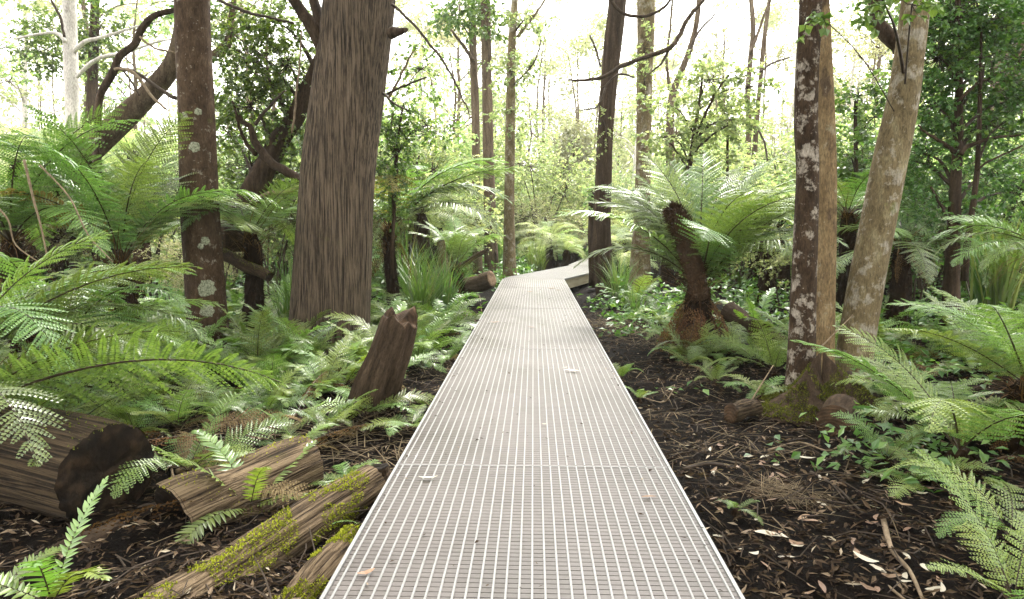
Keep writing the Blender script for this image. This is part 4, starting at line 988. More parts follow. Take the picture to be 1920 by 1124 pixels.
# ------------------------------------------------------------------ logs, stump, mound
def log(name, label, a, b, ra, rb, bark, seed, seg=40, amp=0.08, end_a=None, end_b=None, moss=0, moss_mat='moss', cat='log', sag=0.0, freq=4.0, moss_th=0.0, hollow=None, jag=0.0, moss_dir=(0, 0, 1)):
    """a, b: end points of the axis.  end_*: material of the sawn end"""
    rg = np.random.default_rng(seed)
    a = np.array(a, float); b = np.array(b, float)
    o = thing(name, label, cat, (a + b) / 2 - [0, 0, ra])
    n = 26
    t = np.linspace(0, 1, n)[:, None]
    p = a * (1 - t) + b * t
    p[:, 2] += sag * np.sin(np.pi * t[:, 0]) + 0.01 * np.sin(t[:, 0] * 9 + seed)
    r = ra * (1 - t[:, 0]) + rb * t[:, 0]
    bf = ridge(amp, freq, seed * 2.1, 1.2)
    def broken(u):
        return np.array([jag * (mnoise.noise(Vector((math.cos(x) * 1.6, math.sin(x) * 1.6, seed))) + 0.5 * mnoise.noise(Vector((math.cos(x) * 6, math.sin(x) * 6, seed + 3)))) for x in u])
    mb = MB(); p, N, B, T = tube(mb, p, r, seg, bf, cap=False)
    if jag:
        u = np.linspace(0, 2 * math.pi, seg, endpoint=False)
        mb.v[0] = mb.v[0].reshape(n, seg, 3); mb.v[0][-1] += np.outer(broken(u), T[-1]); mb.v[0] = mb.v[0].reshape(-1, 3)
    mb.build('bark', M[bark], o, smooth=True)
    for which, em in (('a', end_a), ('b', end_b)):
        if em is None: continue
        i, s = (0, -1) if which == 'a' else (n - 1, 1)
        eb = MB()
        L = np.linalg.norm(b - a) if which == 'b' else 0.0
        u = np.linspace(0, 2 * math.pi, seg, endpoint=False)
        f = bf(u, L)
        rings = [1.0, 0.97, 0.7, 0.45, 0.2, 0.02]
        V = []
        for k, q in enumerate(rings):
            dep = (-0.012 if k == 0 else 0.004) - (0.10 * (1 - q) if hollow == which else 0) + np.array([0.008 * mnoise.noise(Vector((math.cos(x) * q * 4, math.sin(x) * q * 4, seed))) for x in u]) * (k > 0)
            if jag: dep = dep + broken(u) * (q if q < 1 else 1) - 0.05 * (1 - q)
            V.append(p[i] + np.outer(np.cos(u) * r[i] * f * q, N[i]) + np.outer(np.sin(u) * r[i] * f * q, B[i]) + np.outer(np.broadcast_to(dep, u.shape), T[i] * s))
        V = np.concatenate(V)
        q = [(k * seg + j, k * seg + (j + 1) % seg, (k + 1) * seg + (j + 1) % seg, (k + 1) * seg + j) for k in range(len(rings) - 1) for j in range(seg)]
        eb.add(V, q)
        eb.build('sawn_end', M[em], o, smooth=True)
    if moss:
        f = MB()
        i = rg.integers(0, n, moss * 3); th = rg.uniform(0, 2 * math.pi, moss * 3)
        nn = np.cos(th)[:, None] * N[i] + np.sin(th)[:, None] * B[i]
        c = p[i] + nn * (r[i, None] * np.array([bf(np.array([x]), l)[0] for x, l in zip(th, t[i, 0] * np.linalg.norm(b - a))])[:, None]) + T[i] * rg.uniform(-0.5, 0.5, (moss * 3, 1)) * np.linalg.norm(b - a) / n
        v = np.array([fbm(x[0], x[1], x[2], 5.0, 3) for x in c]) + 0.8 * (nn @ nrm(np.array(moss_dir, float)) - 0.45)
        k = v > moss_th
        c, nn = c[k][:moss], nn[k][:moss]
        fur(f, c - nn * 0.004, nn, 0.016, 0.0035, rg)
        m_ = f.build('moss', M[moss_mat], o); m_['kind'] = 'stuff'
    rq = Vector(b - a).to_track_quat('Z', 'Y')
    for ch in o.children: ch.data.transform(rq.to_matrix().inverted().to_4x4())
    o.rotation_euler = rq.to_euler()
    return o

lg = log('sawn_log', 'big dark sawn log with its wet end facing the boardwalk under the pale arching frond', P(-190, 790, 3.9), P(205, 893, 3.25), 0.3, 0.26, 'bark_log_dark', 31, seg=72, amp=0.05, freq=7.0, jag=0.02, end_b='cut_wood', moss=1600, moss_mat='dark_moss', moss_th=0.25)
log('bark_log', 'fallen log with loose tan bark and a hollow end behind the mossy log', P(330, 985, 3.15), P(575, 870, 3.75), 0.2, 0.165, 'bark_log', 32, amp=0.12, freq=6.0, end_a='cut_wood', moss=700, moss_th=0.35, hollow='a')
log('mossy_log', 'log with a bright yellow green moss stripe lying beside the boardwalk', P(215, 1230, 2.35), P(700, 905, 3.5), 0.145, 0.105, 'bark_log', 33, amp=0.12, freq=6.0, moss=9000, moss_th=0.2, moss_dir=(0.75, -0.3, 0.6))
log('mossy_log', 'short mossy log squeezed between the larger mossy log and the boardwalk', P(505, 1190, 2.35), P(668, 1010, 2.85), 0.085, 0.075, 'bark_log', 34, amp=0.12, freq=6.0, moss=4000, moss_th=0.22, end_b='cut_wood')
log('narrow_log', 'narrow rotten log between the bark covered log and the mossy log', P(300, 1050, 2.95), P(560, 930, 3.5), 0.07, 0.05, 'bark_log_dark', 46, amp=0.14, freq=5.0, moss=500, moss_mat='dark_moss', moss_th=0.3, end_a='cut_wood', seg=20)
log('narrow_log', 'broken dark limb lying across the litter behind the bark covered log', P(380, 860, 4.3), P(610, 800, 4.9), 0.06, 0.035, 'bark_log_dark', 47, amp=0.14, freq=5.0, seg=16, end_a='cut_wood')
log('rotten_log', 'dark rotten log half buried below the big sawn log at lower left', P(40, 1130, 2.75), P(250, 1020, 3.1), 0.17, 0.15, 'bark_dark', 35, end_b='cut_wood')
log('leaning_stump', 'broken dark stump leaning right in front of the massive trunk', P(688, 785, 5.15), P(752, 598, 5.0), 0.19, 0.135, 'bark_dark', 36, amp=0.16, freq=5.0, end_b='cut_brown', jag=0.1, moss=300, moss_mat='dark_moss', moss_th=0.4, cat='stump')
log('small_log', 'short grey log end lying left of the boardwalk corner at the bend', P(855, 545, 12.5), P(922, 524, 12.2), 0.17, 0.155, 'bark_grey', 37, end_b='cut_pale', seg=24)
log('mossy_limb', 'fallen mossy limb slanting across the shade behind the slender mottled tree', P(418, 478, 7.9), P(505, 520, 7.6), 0.07, 0.06, 'bark_dark', 38, moss=700, moss_mat='dark_moss', moss_th=0.1, seg=14)
log('fallen_tree', 'dark fallen trunk in the shade behind the large right tree fern', P(1365, 585, 9.0), P(1470, 650, 8.2), 0.13, 0.12, 'bark_dark', 39, seg=24)
log('sloping_limb', 'brown limb sloping up left against the pair of trunks', P(862, 500, 15.5), P(915, 468, 15.2), 0.07, 0.05, 'bark_grey', 40, seg=12)
log('half_buried_log', 'small half buried log under the two pale hanging fronds', P(1370, 775, 5.0), P(1420, 760, 5.1), 0.075, 0.06, 'bark_log_dark', 41, end_a='cut_brown', seg=16)
log('sawn_stub', 'round brown sawn stub at the foot of the mossy mound', P(1580, 765, 5.0), P(1562, 792, 4.72), 0.12, 0.115, 'bark_dark', 42, end_b='cut_brown', seg=24, cat='stump')
log('small_stump', 'small knobbly brown stump between the logs and the boardwalk edge', P(715, 915, 3.6), P(708, 880, 3.6), 0.09, 0.06, 'bark_dark', 43, end_b='cut_wood', seg=16, cat='stump')
log('brown_snag', 'rounded brown broken snag beside the upright dull tree fern', P(838, 540, 11.6), P(826, 452, 11.5), 0.11, 0.07, 'bark_tangrey', 44, end_b='cut_wood', seg=16, cat='stump')

def mound():
    rg = np.random.default_rng(5)
    c = P(1535, 800, 5.3); c[2] = 0
    o = thing('mossy_mound', 'mound of mossy roots under the black and white stem', 'root mound', c)
    mb = MB(); n, s = 14, 48
    V = []
    def surf(q, u):
        lob = 1 + 0.22 * math.cos(3 * u + 0.8) + 0.13 * math.cos(5 * u + 2) + 0.1 * mnoise.noise(Vector((math.cos(u) * 2, math.sin(u) * 2, q * 3)))
        r = 0.47 * q * lob
        z = 0.36 * (1 - q) ** 1.5 * (1 + 0.3 * math.cos(2 * u)) + 0.03 * mnoise.noise(Vector((math.cos(u) * q * 6, math.sin(u) * q * 6, 1))) - 0.05 * (q > 0.97)
        return (r * math.cos(u) * 1.1, r * math.sin(u) * 0.8, z + 0.02)
    for i in range(n):
        q = 0.02 + 0.98 * i / (n - 1)
        for j in range(s): V.append(surf(q, 2 * math.pi * j / s))
    mb.add(np.array(V), [(i * s + j, i * s + (j + 1) % s, (i + 1) * s + (j + 1) % s, (i + 1) * s + j) for i in range(n - 1) for j in range(s)])
    mb.build('roots', M['bark_dark'], o, smooth=True, origin=(0, 0, 0))
    f = MB(); pts = []
    for _ in range(15000):
        q = rg.uniform(0.05, 1) ** 0.6; u = rg.uniform(0, 2 * math.pi)
        p = surf(q, u)
        if fbm(p[0], p[1], 5, 6, 3) > -0.25: pts.append(p)
    pts = np.array(pts)
    nn = nrm(np.stack([pts[:, 0], pts[:, 1], np.full(len(pts), 0.35)], -1))
    fur(f, pts - nn * 0.003, nn, 0.024, 0.0045, rg)
    k = f.build('moss', M['dark_moss'], o, origin=(0, 0, 0)); k['kind'] = 'stuff'
    for i, (a, b_, r) in enumerate([((1590, 700), (1612, 790), 0.03), ((1570, 690), (1580, 780), 0.022), ((1450, 790), (1400, 815), 0.03), ((1640, 740), (1650, 800), 0.02)]):
        t_ = MB()
        tube(t_, spline([P(*a, 5.4), P((a[0] + b_[0]) / 2 + 8, (a[1] + b_[1]) / 2, 5.2), P(*b_, 5.05)], 5), np.linspace(r, r * 0.6, 11), 8, knobbly(0.2, i))
        t_.build('root', M['bark_dark'], o, smooth=True)
mound()

# lichen rosettes on the slender trunk
lt = bpy.data.objects['mottled_tree']
M['lichen'] = plain_mat('pale_lichen', [(0.35, (0.08, 0.09, 0.06)), (0.5, (0.2, 0.21, 0.15)), (0.7, (0.34, 0.35, 0.26))], 60, 0.9, 0.006, 0.1)
def lichen(px, py, wpx, seed):
    rg = np.random.default_rng(seed)
    p, d = P(px, py, 7.1), nrm(ray(px, py))
    # put it on the bark: walk along the ray to the trunk axis, stop a radius short
    ax = P(px, py, 7.4); 
    tr = [c for c in lt.children if c.name.startswith('trunk')][0]
    bpy.context.view_layer.update()
    inv = tr.matrix_world.inverted()
    og = inv @ Vector(cam.location); dr = (inv.to_3x3() @ Vector(d)).normalized()
    ok, hit, nor, _ = tr.ray_cast(og, dr)
    if not ok: return
    nor = np.array(nor); hit = np.array(hit)
    t1 = nrm(np.cross(nor, [0, 0, 1])); t2 = np.cross(nor, t1)
    r = wpx / F * 7.4 / 2
    mb = MB(); n, s = 5, 20; V = []
    for i in range(n):
        for j in range(s):
            u = 2 * math.pi * j / s; q = (i + 0.01) / (n - 1)
            rr = r * q * (1 + 0.4 * mnoise.noise(Vector((math.cos(u) * 2, math.sin(u) * 2, seed))))
            h = 0.008 * (1 - q ** 3) + 0.004 * rg.random() - 0.006 * (i == n - 1) - (rr ** 2) / (2 * 0.21) * (math.cos(u) ** 2)
            V.append(hit + t1 * rr * math.cos(u) + t2 * rr * math.sin(u) + nor * h)
    mb.add(np.array(V), [(i * s + j, i * s + (j + 1) % s, (i + 1) * s + (j + 1) % s, (i + 1) * s + j) for i in range(n - 1) for j in range(s)])
    o = link('lichen', mb.mesh('lichen', M['lichen'], True), lt)
for a in [(390, 540, 34, 1), (388, 583, 28, 2), (365, 276, 20, 3), (385, 452, 18, 4), (376, 462, 12, 5), (345, 218, 16, 6), (372, 210, 14, 7)]:
    lichen(*a)

# ------------------------------------------------------------------ sticks, vines, fallen twigs
def stick(label, pts, r, mat='twig', name='fallen_stick', cat='stick', group=None):
    s = spline([[*P(x, y, d)] for x, y, d in pts], 5)
    o_ = s[0]
    mb = MB(); tube(mb, s, np.linspace(r, r * 0.55, len(s)), 7, knobbly(0.18, r * 997 + pts[0][0]))
    o = link(name, mb.mesh(name, M[mat], True, o_), None, o_)
    return tag(o, label, cat, group)
def gstick(label, pts, r, mat='twig', **k):
    """stick lying on the soil through photo pixels"""
    out = []
    for x, y in pts:
        v = ray(x, y); d = 5.0
        for _ in range(12):
            p = np.array([0, 0, CAM_H]) + v * (d / v[1]); g = gz(p[0], p[1]) + r
            d = (g - CAM_H) / v[2] * v[1]
        out.append((x, y, d))
    return stick(label, out, r, mat, **k)
stick('pale bare dead stem slanting down through the left tree ferns, thickest of three', [(45, 300, 5.4), (62, 370, 5.4), (78, 430, 5.4), (90, 490, 5.4)], 0.011, 'pale_twig', 'bare_sapling', 'dead sapling')
stick('pale bare dead stem crossing rightwards below the large left tree fern', [(75, 310, 5.5), (130, 370, 5.5), (165, 440, 5.5), (212, 492, 5.5)], 0.008, 'pale_twig', 'bare_sapling', 'dead sapling')
stick('pale bare dead stem bending at the very left edge of the ferns', [(-8, 385, 5.3), (16, 415, 5.3), (30, 460, 5.3), (85, 500, 5.3)], 0.009, 'pale_twig', 'bare_sapling', 'dead sapling')
gstick('long pale stick lying across the litter behind the bark covered log', [(330, 885), (400, 868), (460, 852), (530, 838)], 0.016, 'pale_twig')
gstick('short pale bent stick beside the wet end of the sawn log', [(300, 945), (325, 915), (322, 880)], 0.012, 'pale_twig')
gstick('grey stick poking out of the ferns behind the sawn log', [(370, 815), (410, 800), (455, 784)], 0.02, 'pale_twig')
gstick('long curving pale root on the dark soil at lower right', [(1655, 970), (1672, 1030), (1705, 1070), (1730, 1124)], 0.013, 'pale_twig')
gstick('thin pale twig crossing the dark soil at lower right', [(1660, 1095), (1690, 1120), (1715, 1140)], 0.007, 'pale_twig')
gstick('thin dark twig running from the dead grass tuft toward the lower right', [(1520, 885), (1570, 915), (1610, 955), (1650, 985)], 0.008)
gstick('thin twig curving over the litter in front of the mossy mound', [(1440, 845), (1500, 830), (1560, 845), (1600, 800)], 0.009, 'pale_twig')
gstick('pale root looping over the soil right of the boardwalk', [(1190, 740), (1240, 755), (1260, 735), (1270, 705)], 0.008, 'pale_twig')
gstick('dark root beside the boardwalk ahead of the tiny fern', [(1280, 880), (1330, 870), (1390, 880)], 0.012)
stick('thin straight stick leaning on the two pale hanging fronds', [(1398, 770, 5.2), (1425, 725, 5.3), (1450, 685, 5.4)], 0.007, 'pale_twig')
stick('thin bare stick crossing between the stems on the right', [(1530, 660, 5.7), (1570, 620, 5.9), (1600, 590, 6.1)], 0.007, 'pale_twig')
stick('brown dry frond stalk arching over the litter right of the mossy mound', [(1530, 838, 4.7), (1580, 805, 4.6), (1620, 795, 4.6), (1655, 800, 4.6)], 0.012, 'fur')
stick('dry brown frond stalk slanting at the lower right edge', [(1770, 1040, 3.1), (1820, 1005, 3.1), (1880, 985, 3.1)], 0.016, 'fur')
gstick('thin pale twig by the left edge of the boardwalk before the small log', [(903, 585), (900, 560), (898, 545)], 0.01, 'pale_twig')

# ------------------------------------------------------------------ grass tussocks
def tussock(px, py, d, n, L, label, mat='grass', wd=0.006, lean=0.8, group=None, cat='grass tuft', spread=0.06, flat=0.0):
    p = P(px, py, d); g = gz(p[0], p[1]); p[2] = g
    rg = np.random.default_rng(int(px * 7 + d))
    mb = MB(); tuft_blades(mb, p, n, L, spread, wd, rg, lean, flat)
    o = link('grass_tussock', mb.mesh('grass_tussock', M[mat], False, p), None, p)
    return tag(o, label, cat, group)
tussock(790, 560, 9.8, 150, 1.3, 'tall arching sedge clump right of the massive trunk', wd=0.009)
tussock(830, 530, 11.0, 130, 1.2, 'sedge clump with pale blades beside the upright dull tree fern', wd=0.009)
tussock(760, 470, 11.0, 120, 1.5, 'tall sedge behind the sweeping fern right of the massive trunk', wd=0.009)
tussock(545, 520, 8.8, 120, 1.2, 'dark drooping sedge left of the massive trunk', wd=0.007)
tussock(1160, 575, 12.4, 150, 1.0, 'blue green sedge clump at the right foot of the dark trunk', wd=0.008)
tussock(1190, 590, 10.6, 80, 0.5, 'low sedge tuft beside the dead grass', wd=0.006)
tussock(935, 500, 22.0, 90, 1.6, 'sedge clump between the pair of trunks and the straight trunk', wd=0.014)
tussock(1000, 480, 21.0, 90, 1.3, 'sedge beyond the boardwalk corner', wd=0.012)
tussock(1012, 495, 20.0, 80, 0.9, 'short sedge tuft beyond the boardwalk corner', wd=0.012)
tussock(1880, 470, 9.5, 120, 1.6, 'broad bladed sedge clump below the grey trunk at right', wd=0.016, lean=0.5)
tussock(1850, 470, 10.0, 90, 1.5, 'second broad bladed sedge nearer the slim dark sapling', wd=0.016, lean=0.5)
tussock(870, 500, 16.0, 80, 1.1, 'sedge at the foot of the pair of trunks', wd=0.01)
tussock(1460, 920, 3.55, 130, 0.22, 'flattened dead grass tuft on the dark soil at right', 'straw', 0.0016, 0.45, flat=0.8)
tussock(1500, 935, 3.5, 110, 0.22, 'fan of dead grass trailing right from the flattened tuft', 'straw', 0.0016, 0.4, flat=0.86)
def straw():
    rg = np.random.default_rng(8); mb = MB()
    for (x, y, d, n, s) in [(1175, 600, 9.2, 260, 0.35), (1210, 590, 9.6, 260, 0.35), (1140, 590, 10.0, 120, 0.25), (1230, 610, 8.6, 160, 0.3), (880, 575, 10.5, 160, 0.3), (1250, 690, 6.6, 120, 0.5), (870, 560, 11.0, 120, 0.3), (1300, 790, 5.0, 90, 0.5), (1420, 850, 4.3, 80, 0.4), (600, 830, 4.4, 170, 0.3), (690, 860, 3.9, 120, 0.16), (520, 820, 4.8, 150, 0.35), (720, 760, 4.9, 120, 0.2), (400, 830, 4.4, 120, 0.3), (800, 660, 6.6, 110, 0.25)]:
        c = P(x, y, d)
        for _ in range(n):
            p = np.array([c[0] + rg.normal(0, s), c[1] + rg.normal(0, s * 1.6), 0]); p[2] = gz(p[0], p[1]) + 0.02
            tuft_blades(mb, p, 1, 0.34, 0.01, 0.0035, rg, 0.5, 0.86)
    o = mb.build('dead_grass', M['straw']); o['kind'] = 'stuff'
straw()

# ------------------------------------------------------------------ leaf litter
def litter():
    rg = np.random.default_rng(12); mb = MB(); tw = MB()
    def inpatch(p): return not (abs(p[0]) < W2 - 0.05 and p[1] < 14)
    C, N_ = [], []
    while len(C) < 110000:
        y = rg.uniform(0.8, 3.4) ** 2 if rg.random() < 0.85 else rg.uniform(8, 18)
        x = rg.uniform(-0.62, 0.62) * (y + 1.5) * 1.3
        p = np.array([x, y, 0.0])
        if not inpatch(p): continue
        p[2] = gz(x, y) + (0.045 * fbm(x, y, 1.7, 6.0, 5) if abs(x) < 6 and y < 12 else 0) + rg.uniform(0.002, 0.016); C.append(p)
    C = np.array(C); n = len(C)
    th = rg.uniform(0, 2 * math.pi, n)
    d = np.stack([np.cos(th), np.sin(th), rg.normal(0, 0.25, n)], -1)
    up = nrm(np.array([0, 0, 1.0]) + rg.normal(0, 0.45, (n, 3)))
    L = rg.uniform(0.015, 0.06, n)
    leaves(mb, C, d, up, L * 1.25, L * rg.uniform(0.07, 0.2, n))
    o = mb.build('leaf_litter', M['litter']); o['kind'] = 'stuff'
    for i in range(2600):
        y = rg.uniform(1.0, 3.5) ** 2; x = rg.uniform(-0.62, 0.62) * (y + 1.5) * 1.3
        if not inpatch((x, y)): continue
        a = rg.uniform(0, 2 * math.pi); l = rg.uniform(0.08, 0.4); z = gz(x, y) + (0.045 * fbm(x, y, 1.7, 6.0, 5) if abs(x) < 6 and y < 12 else 0) + rg.uniform(0.005, 0.02)
        e = np.array([math.cos(a), math.sin(a), rg.normal(0, 0.12)]) * l
        p0 = np.array([x, y, z])
        tube(tw, [p0, p0 + e * 0.5 + rg.normal(0, 0.02, 3), p0 + e], [0.004, 0.0035, 0.002], 4, cap=False)
    o = tw.build('twig_litter', M['twig']); o['kind'] = 'stuff'
litter()

def crumbs():
    rg = np.random.default_rng(33); mb = MB(); n = 420
    y = rg.uniform(1.2, 13.5, n); x = np.where(rg.random(n) < 0.5, rg.uniform(-W2, W2, n), np.sign(rg.normal(0, 1, n)) * (W2 - np.abs(rg.normal(0, 0.07, n)) - 0.01))
    th = rg.uniform(0, 6.28, n); L = rg.uniform(0.006, 0.03, n)
    leaves(mb, np.stack([x, y, np.full(n, DECK + 0.002)], -1), np.stack([np.cos(th), np.sin(th), rg.uniform(0, 0.2, n)], -1), rg.normal(0, 0.3, (n, 3)) + [0, 0, 1], L, L * rg.uniform(0.1, 0.3, n))
    o = mb.build('leaf_crumbs', M['litter']); o['kind'] = 'stuff'
crumbs()

def leaf_mesh(mat, curl, seed, L=0.08, wd=0.16):
    rg = np.random.default_rng(seed)
    s = np.linspace(0, 1, 6)
    w_ = L * wd * np.sin(np.pi * np.clip(s * 0.93 + 0.05, 0, 1)) ** 0.8
    y = 0.25 * L * curl * (s - 0.5) ** 2 * 4 * 0.5
    z = 0.004 + 0.25 * L * abs(curl) * (s - 0.5) ** 2 + rg.normal(0, 0.001, 6)
    c = np.stack([(s - 0.5) * L, y, z], -1)
    mb = MB(); up = np.array([0, 0, 0.3])
    l = c + np.stack([0 * s, w_, w_ * 0.35], -1); r = c - np.stack([0 * s, w_, -w_ * 0.35], -1)
    mb.add(np.concatenate([c, l, r]), [q for a in range(5) for q in ((a, a + 1, 7 + a, 6 + a), (a, 12 + a, 13 + a, a + 1))])
    return mb.mesh('fallen_leaf', mat)
LM = [leaf_mesh(M['pale_leaf'], c, i) for i, c in enumerate((1.2, -0.8, 0.4))]
LB = [leaf_mesh(M['brown_leaf'], c, i + 9) for i, c in enumerate((1.0, -1.2, 0.3))]
def deckleaf(px, py, me, L, ang, label):
    v = ray(px, py); d = (DECK + 0.002 - CAM_H) / v[2] * v[1]
    p = P(px, py, d)
    o = link('fallen_leaf', me, None, p, (R(random.uniform(-8, 8)), 0, R(ang)), L / 0.08)
    tag(o, label, 'leaf')
deckleaf(803, 899, LM[0], 0.085, 8, 'curled cream leaf on the boardwalk just before the white cross joint')
deckleaf(1074, 697, LM[1], 0.12, -25, 'long pale leaf on the boardwalk right of its middle')
deckleaf(1060, 690, LM[2], 0.05, 30, 'small pale leaf touching the long pale leaf on the boardwalk')
deckleaf(1021, 796, LM[2], 0.035, 5, 'tiny white leaf scrap in the middle of the boardwalk')
deckleaf(688, 1076, LB[0], 0.06, 35, 'brown curled leaf near the left edge of the boardwalk close to the camera')
deckleaf(1216, 933, LB[1], 0.06, 5, 'brown leaf near the right side of the boardwalk beyond the cross joint')
deckleaf(996, 615, LB[2], 0.09, -15, 'brown leaf in the middle of the boardwalk halfway to the bend')
deckleaf(928, 606, LB[0], 0.11, 8, 'brown strip of leaf left of the middle of the boardwalk halfway to the bend')
deckleaf(1035, 542, LB[1], 0.15, 0, 'brown leaf at the end of the boardwalk straight near its right corner')
deckleaf(1046, 545, LB[2], 0.09, -20, 'second brown leaf near the right corner of the bend')
deckleaf(994, 548, LB[0], 0.1, 10, 'brown leaf at the end of the boardwalk straight near its middle')
deckleaf(1152, 702, LB[2], 0.04, 60, 'dark crumpled leaf at the right edge of the boardwalk')
deckleaf(1160, 707, LB[1], 0.03, 10, 'dark scrap beside the crumpled leaf at the right edge of the boardwalk')
def soil_leaf(x, y, me, L, ang, label, group=None):
    z = gz(x, y) + 0.045 * fbm(x, y, 1.7, 6.0, 5) + 0.012
    o = link('fallen_leaf', me, None, (x, y, z), (R(random.uniform(-20, 20)), R(random.uniform(-15, 15)), R(ang)), L / 0.08)
    tag(o, label, 'leaf', group)
def soilpx(px, py):
    v = ray(px, py); d = -CAM_H / v[2] * v[1]
    p = P(px, py, d); return p[0], p[1]
soil_leaf(*soilpx(1620, 1074), LM[0], 0.1, -30, 'bright white curved leaf on the dark soil at lower right')
soil_leaf(*soilpx(1440, 1010), LM[1], 0.12, -15, 'long tan leaf on the dark soil nearest the boardwalk')
soil_leaf(*soilpx(1510, 870), LM[0], 0.11, -35, 'cream forked leaf scrap in front of the mossy mound')
soil_leaf(*soilpx(1605, 1060), LB[0], 0.08, 70, 'yellow brown broad leaf beside the bright white curved leaf')
for i in range(110):
    px, py = random.uniform(1290, 1780), random.uniform(830, 1124)
    if px < 1240 + (py - 860) * 0.62: continue
    x, y = soilpx(px, py)
    soil_leaf(x, y, (LB + LM)[random.choice((0, 0, 1, 1, 2, 2, 3, 4, 5))], random.uniform(0.04, 0.085), random.uniform(0, 360),
              'dead curled leaf on the dark soil right of the boardwalk', 'dead leaves on the dark soil')

# ------------------------------------------------------------------ shrubs and far forest: a few kinds, copied
def make_shrub(seed, h, rad, leaf, n, lsize, slen, label, nl=11, aspect=0.42, name='shrub', cat='shrub'):
    rg = np.random.default_rng(seed)
    o = thing(name, label, cat)
    st, lv, tw = MB(), MB(), MB()
    for i in range(5):
        a = rg.uniform(0, 2 * math.pi); tip = np.array([math.cos(a) * rad * 0.55, math.sin(a) * rad * 0.55, h * rg.uniform(0.55, 0.85)])
        tube(st, spline([(0.05 * math.cos(a), 0.05 * math.sin(a), -0.2), tip * [0.4, 0.4, 0.5] + rg.normal(0, 0.05, 3), tip], 4), np.linspace(0.022, 0.008, 9), 6)
        crown_blob(lv, tw, tip, (rad * 0.6, rad * 0.6, h * 0.28), n // 5, lsize, rg, nl, slen, None, 0.4, aspect, 0.003, 0.1)
    st.build('stem', M['twig'], o); tw.build('twigs', M['twig'], o)['kind'] = 'stuff'
    c = lv.build('crown', M[leaf], o); c['kind'] = 'stuff'
    return o
def make_gum(seed, h, r0, bark, leaf, nb, lsize, label, crown_from=0.45, slen=0.9, spread=0.2, nl=10, name='far_tree'):
    rg = np.random.default_rng(seed)
    o = thing(name, label, 'tree')
    tr, lv, tw = MB(), MB(), MB()
    k = 12; z = np.linspace(-0.5, h, k)
    p = np.stack([np.cumsum(rg.normal(0, 0.08, k)), np.cumsum(rg.normal(0, 0.08, k)), z], -1); p -= np.array([p[1][0], p[1][1], 0])
    r = r0 * np.linspace(1.15, 0.2, k)
    s = spline(np.hstack([p, r[:, None]]), 3)
    tube(tr, s[:, :3], s[:, 3], 10, ridge(0.06, 2, seed))
    for b in range(nb):
        f = crown_from + (1 - crown_from) * (b + rg.random()) / nb
        i = min(len(s) - 1, int(f * (len(s) - 1)))
        a = rg.uniform(0, 2 * math.pi); out = h * spread * (1.15 - 0.6 * f) * rg.uniform(0.5, 1.1)
        c = s[i, :3] + np.array([math.cos(a) * out, math.sin(a) * out, out * 0.6])
        tube(tr, spline([s[i, :3], (s[i, :3] + c) / 2 + [0, 0, 0.15 * out], c], 4), np.linspace(s[i, 3] * 0.5, 0.012, 9), 5, cap=False)
        crown_blob(lv, tw, c, (h * 0.075, h * 0.075, h * 0.05), 11, lsize, rg, nl, slen, None, 0.5, 0.4, 0.006, 0.1)
    tr.build('trunk', M[bark], o, smooth=True); tw.build('twigs', M['twig'], o)['kind'] = 'stuff'
    c = lv.build('crown', M[leaf], o); c['kind'] = 'stuff'
    return o
LAND = [('white_gum', 'the white gum'), ('leaning_tree', 'the steeply leaning tree'), ('mottled_tree', 'the slender lichened tree'), ('stringybark_tree', 'the massive furrowed trunk'), ('paired_tree.001', 'the pair of trunks'),
        ('straight_tree', 'the straight trunk at the bend'), ('round_conifer', 'the round pale conifer'), ('dark_tree', 'the dark trunk at the bend'), ('curved_tree', 'the curved forked tree'), ('twin_stem_tree.001', 'the two wavy stems'),
        ('mottled_stem_tree', 'the black and white stem'), ('leaning_stem_tree', 'the leaning tan stem'), ('dark_leafy_tree', 'the dark leafy tree'), ('grey_broad_tree', 'the broad grey trunk'), ('leafy_spray_tree', 'the tree with leafy sprays')]
def near(x, y):
    """where it stands, by the landmark nearest to it as seen from the boardwalk"""
    a = math.atan2(x, y); best = None
    for n, ph in LAND:
        l = bpy.data.objects[n].location
        e = abs(math.atan2(l.x, l.y) - a) * 14 + 0.12 * abs(math.hypot(l.x, l.y) - math.hypot(x, y))
        if best is None or e < best[0]: best = (e, ph, l, a - math.atan2(l.x, l.y), math.hypot(x, y) / math.hypot(l.x, l.y))
    _, ph, l, da, q = best
    s = 'left of ' if da < -0.02 else 'right of ' if da > 0.02 else ''
    dp = 'far behind ' if q > 2.2 else 'behind ' if q > 1.15 else 'in front of ' if q < 0.8 else 'beside '
    if s and dp in ('far behind ', 'behind '): return ('far back ' if q > 2.2 else 'further back ') + 'and ' + s + ph
    if s and dp == 'in front of ': return 'nearer and ' + s + ph
    return ('just ' + s if s else dp) + ph
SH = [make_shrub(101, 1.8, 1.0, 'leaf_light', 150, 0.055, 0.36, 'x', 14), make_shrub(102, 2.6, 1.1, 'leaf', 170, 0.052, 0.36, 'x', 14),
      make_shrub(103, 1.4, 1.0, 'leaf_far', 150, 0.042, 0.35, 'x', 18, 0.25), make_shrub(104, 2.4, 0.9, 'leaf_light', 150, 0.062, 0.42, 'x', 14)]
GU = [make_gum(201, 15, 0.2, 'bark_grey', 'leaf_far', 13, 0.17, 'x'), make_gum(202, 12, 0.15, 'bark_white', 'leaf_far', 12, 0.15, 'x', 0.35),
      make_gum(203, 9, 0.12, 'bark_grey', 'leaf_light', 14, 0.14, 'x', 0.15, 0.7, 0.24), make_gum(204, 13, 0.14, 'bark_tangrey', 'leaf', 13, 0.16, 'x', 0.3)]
used = set()
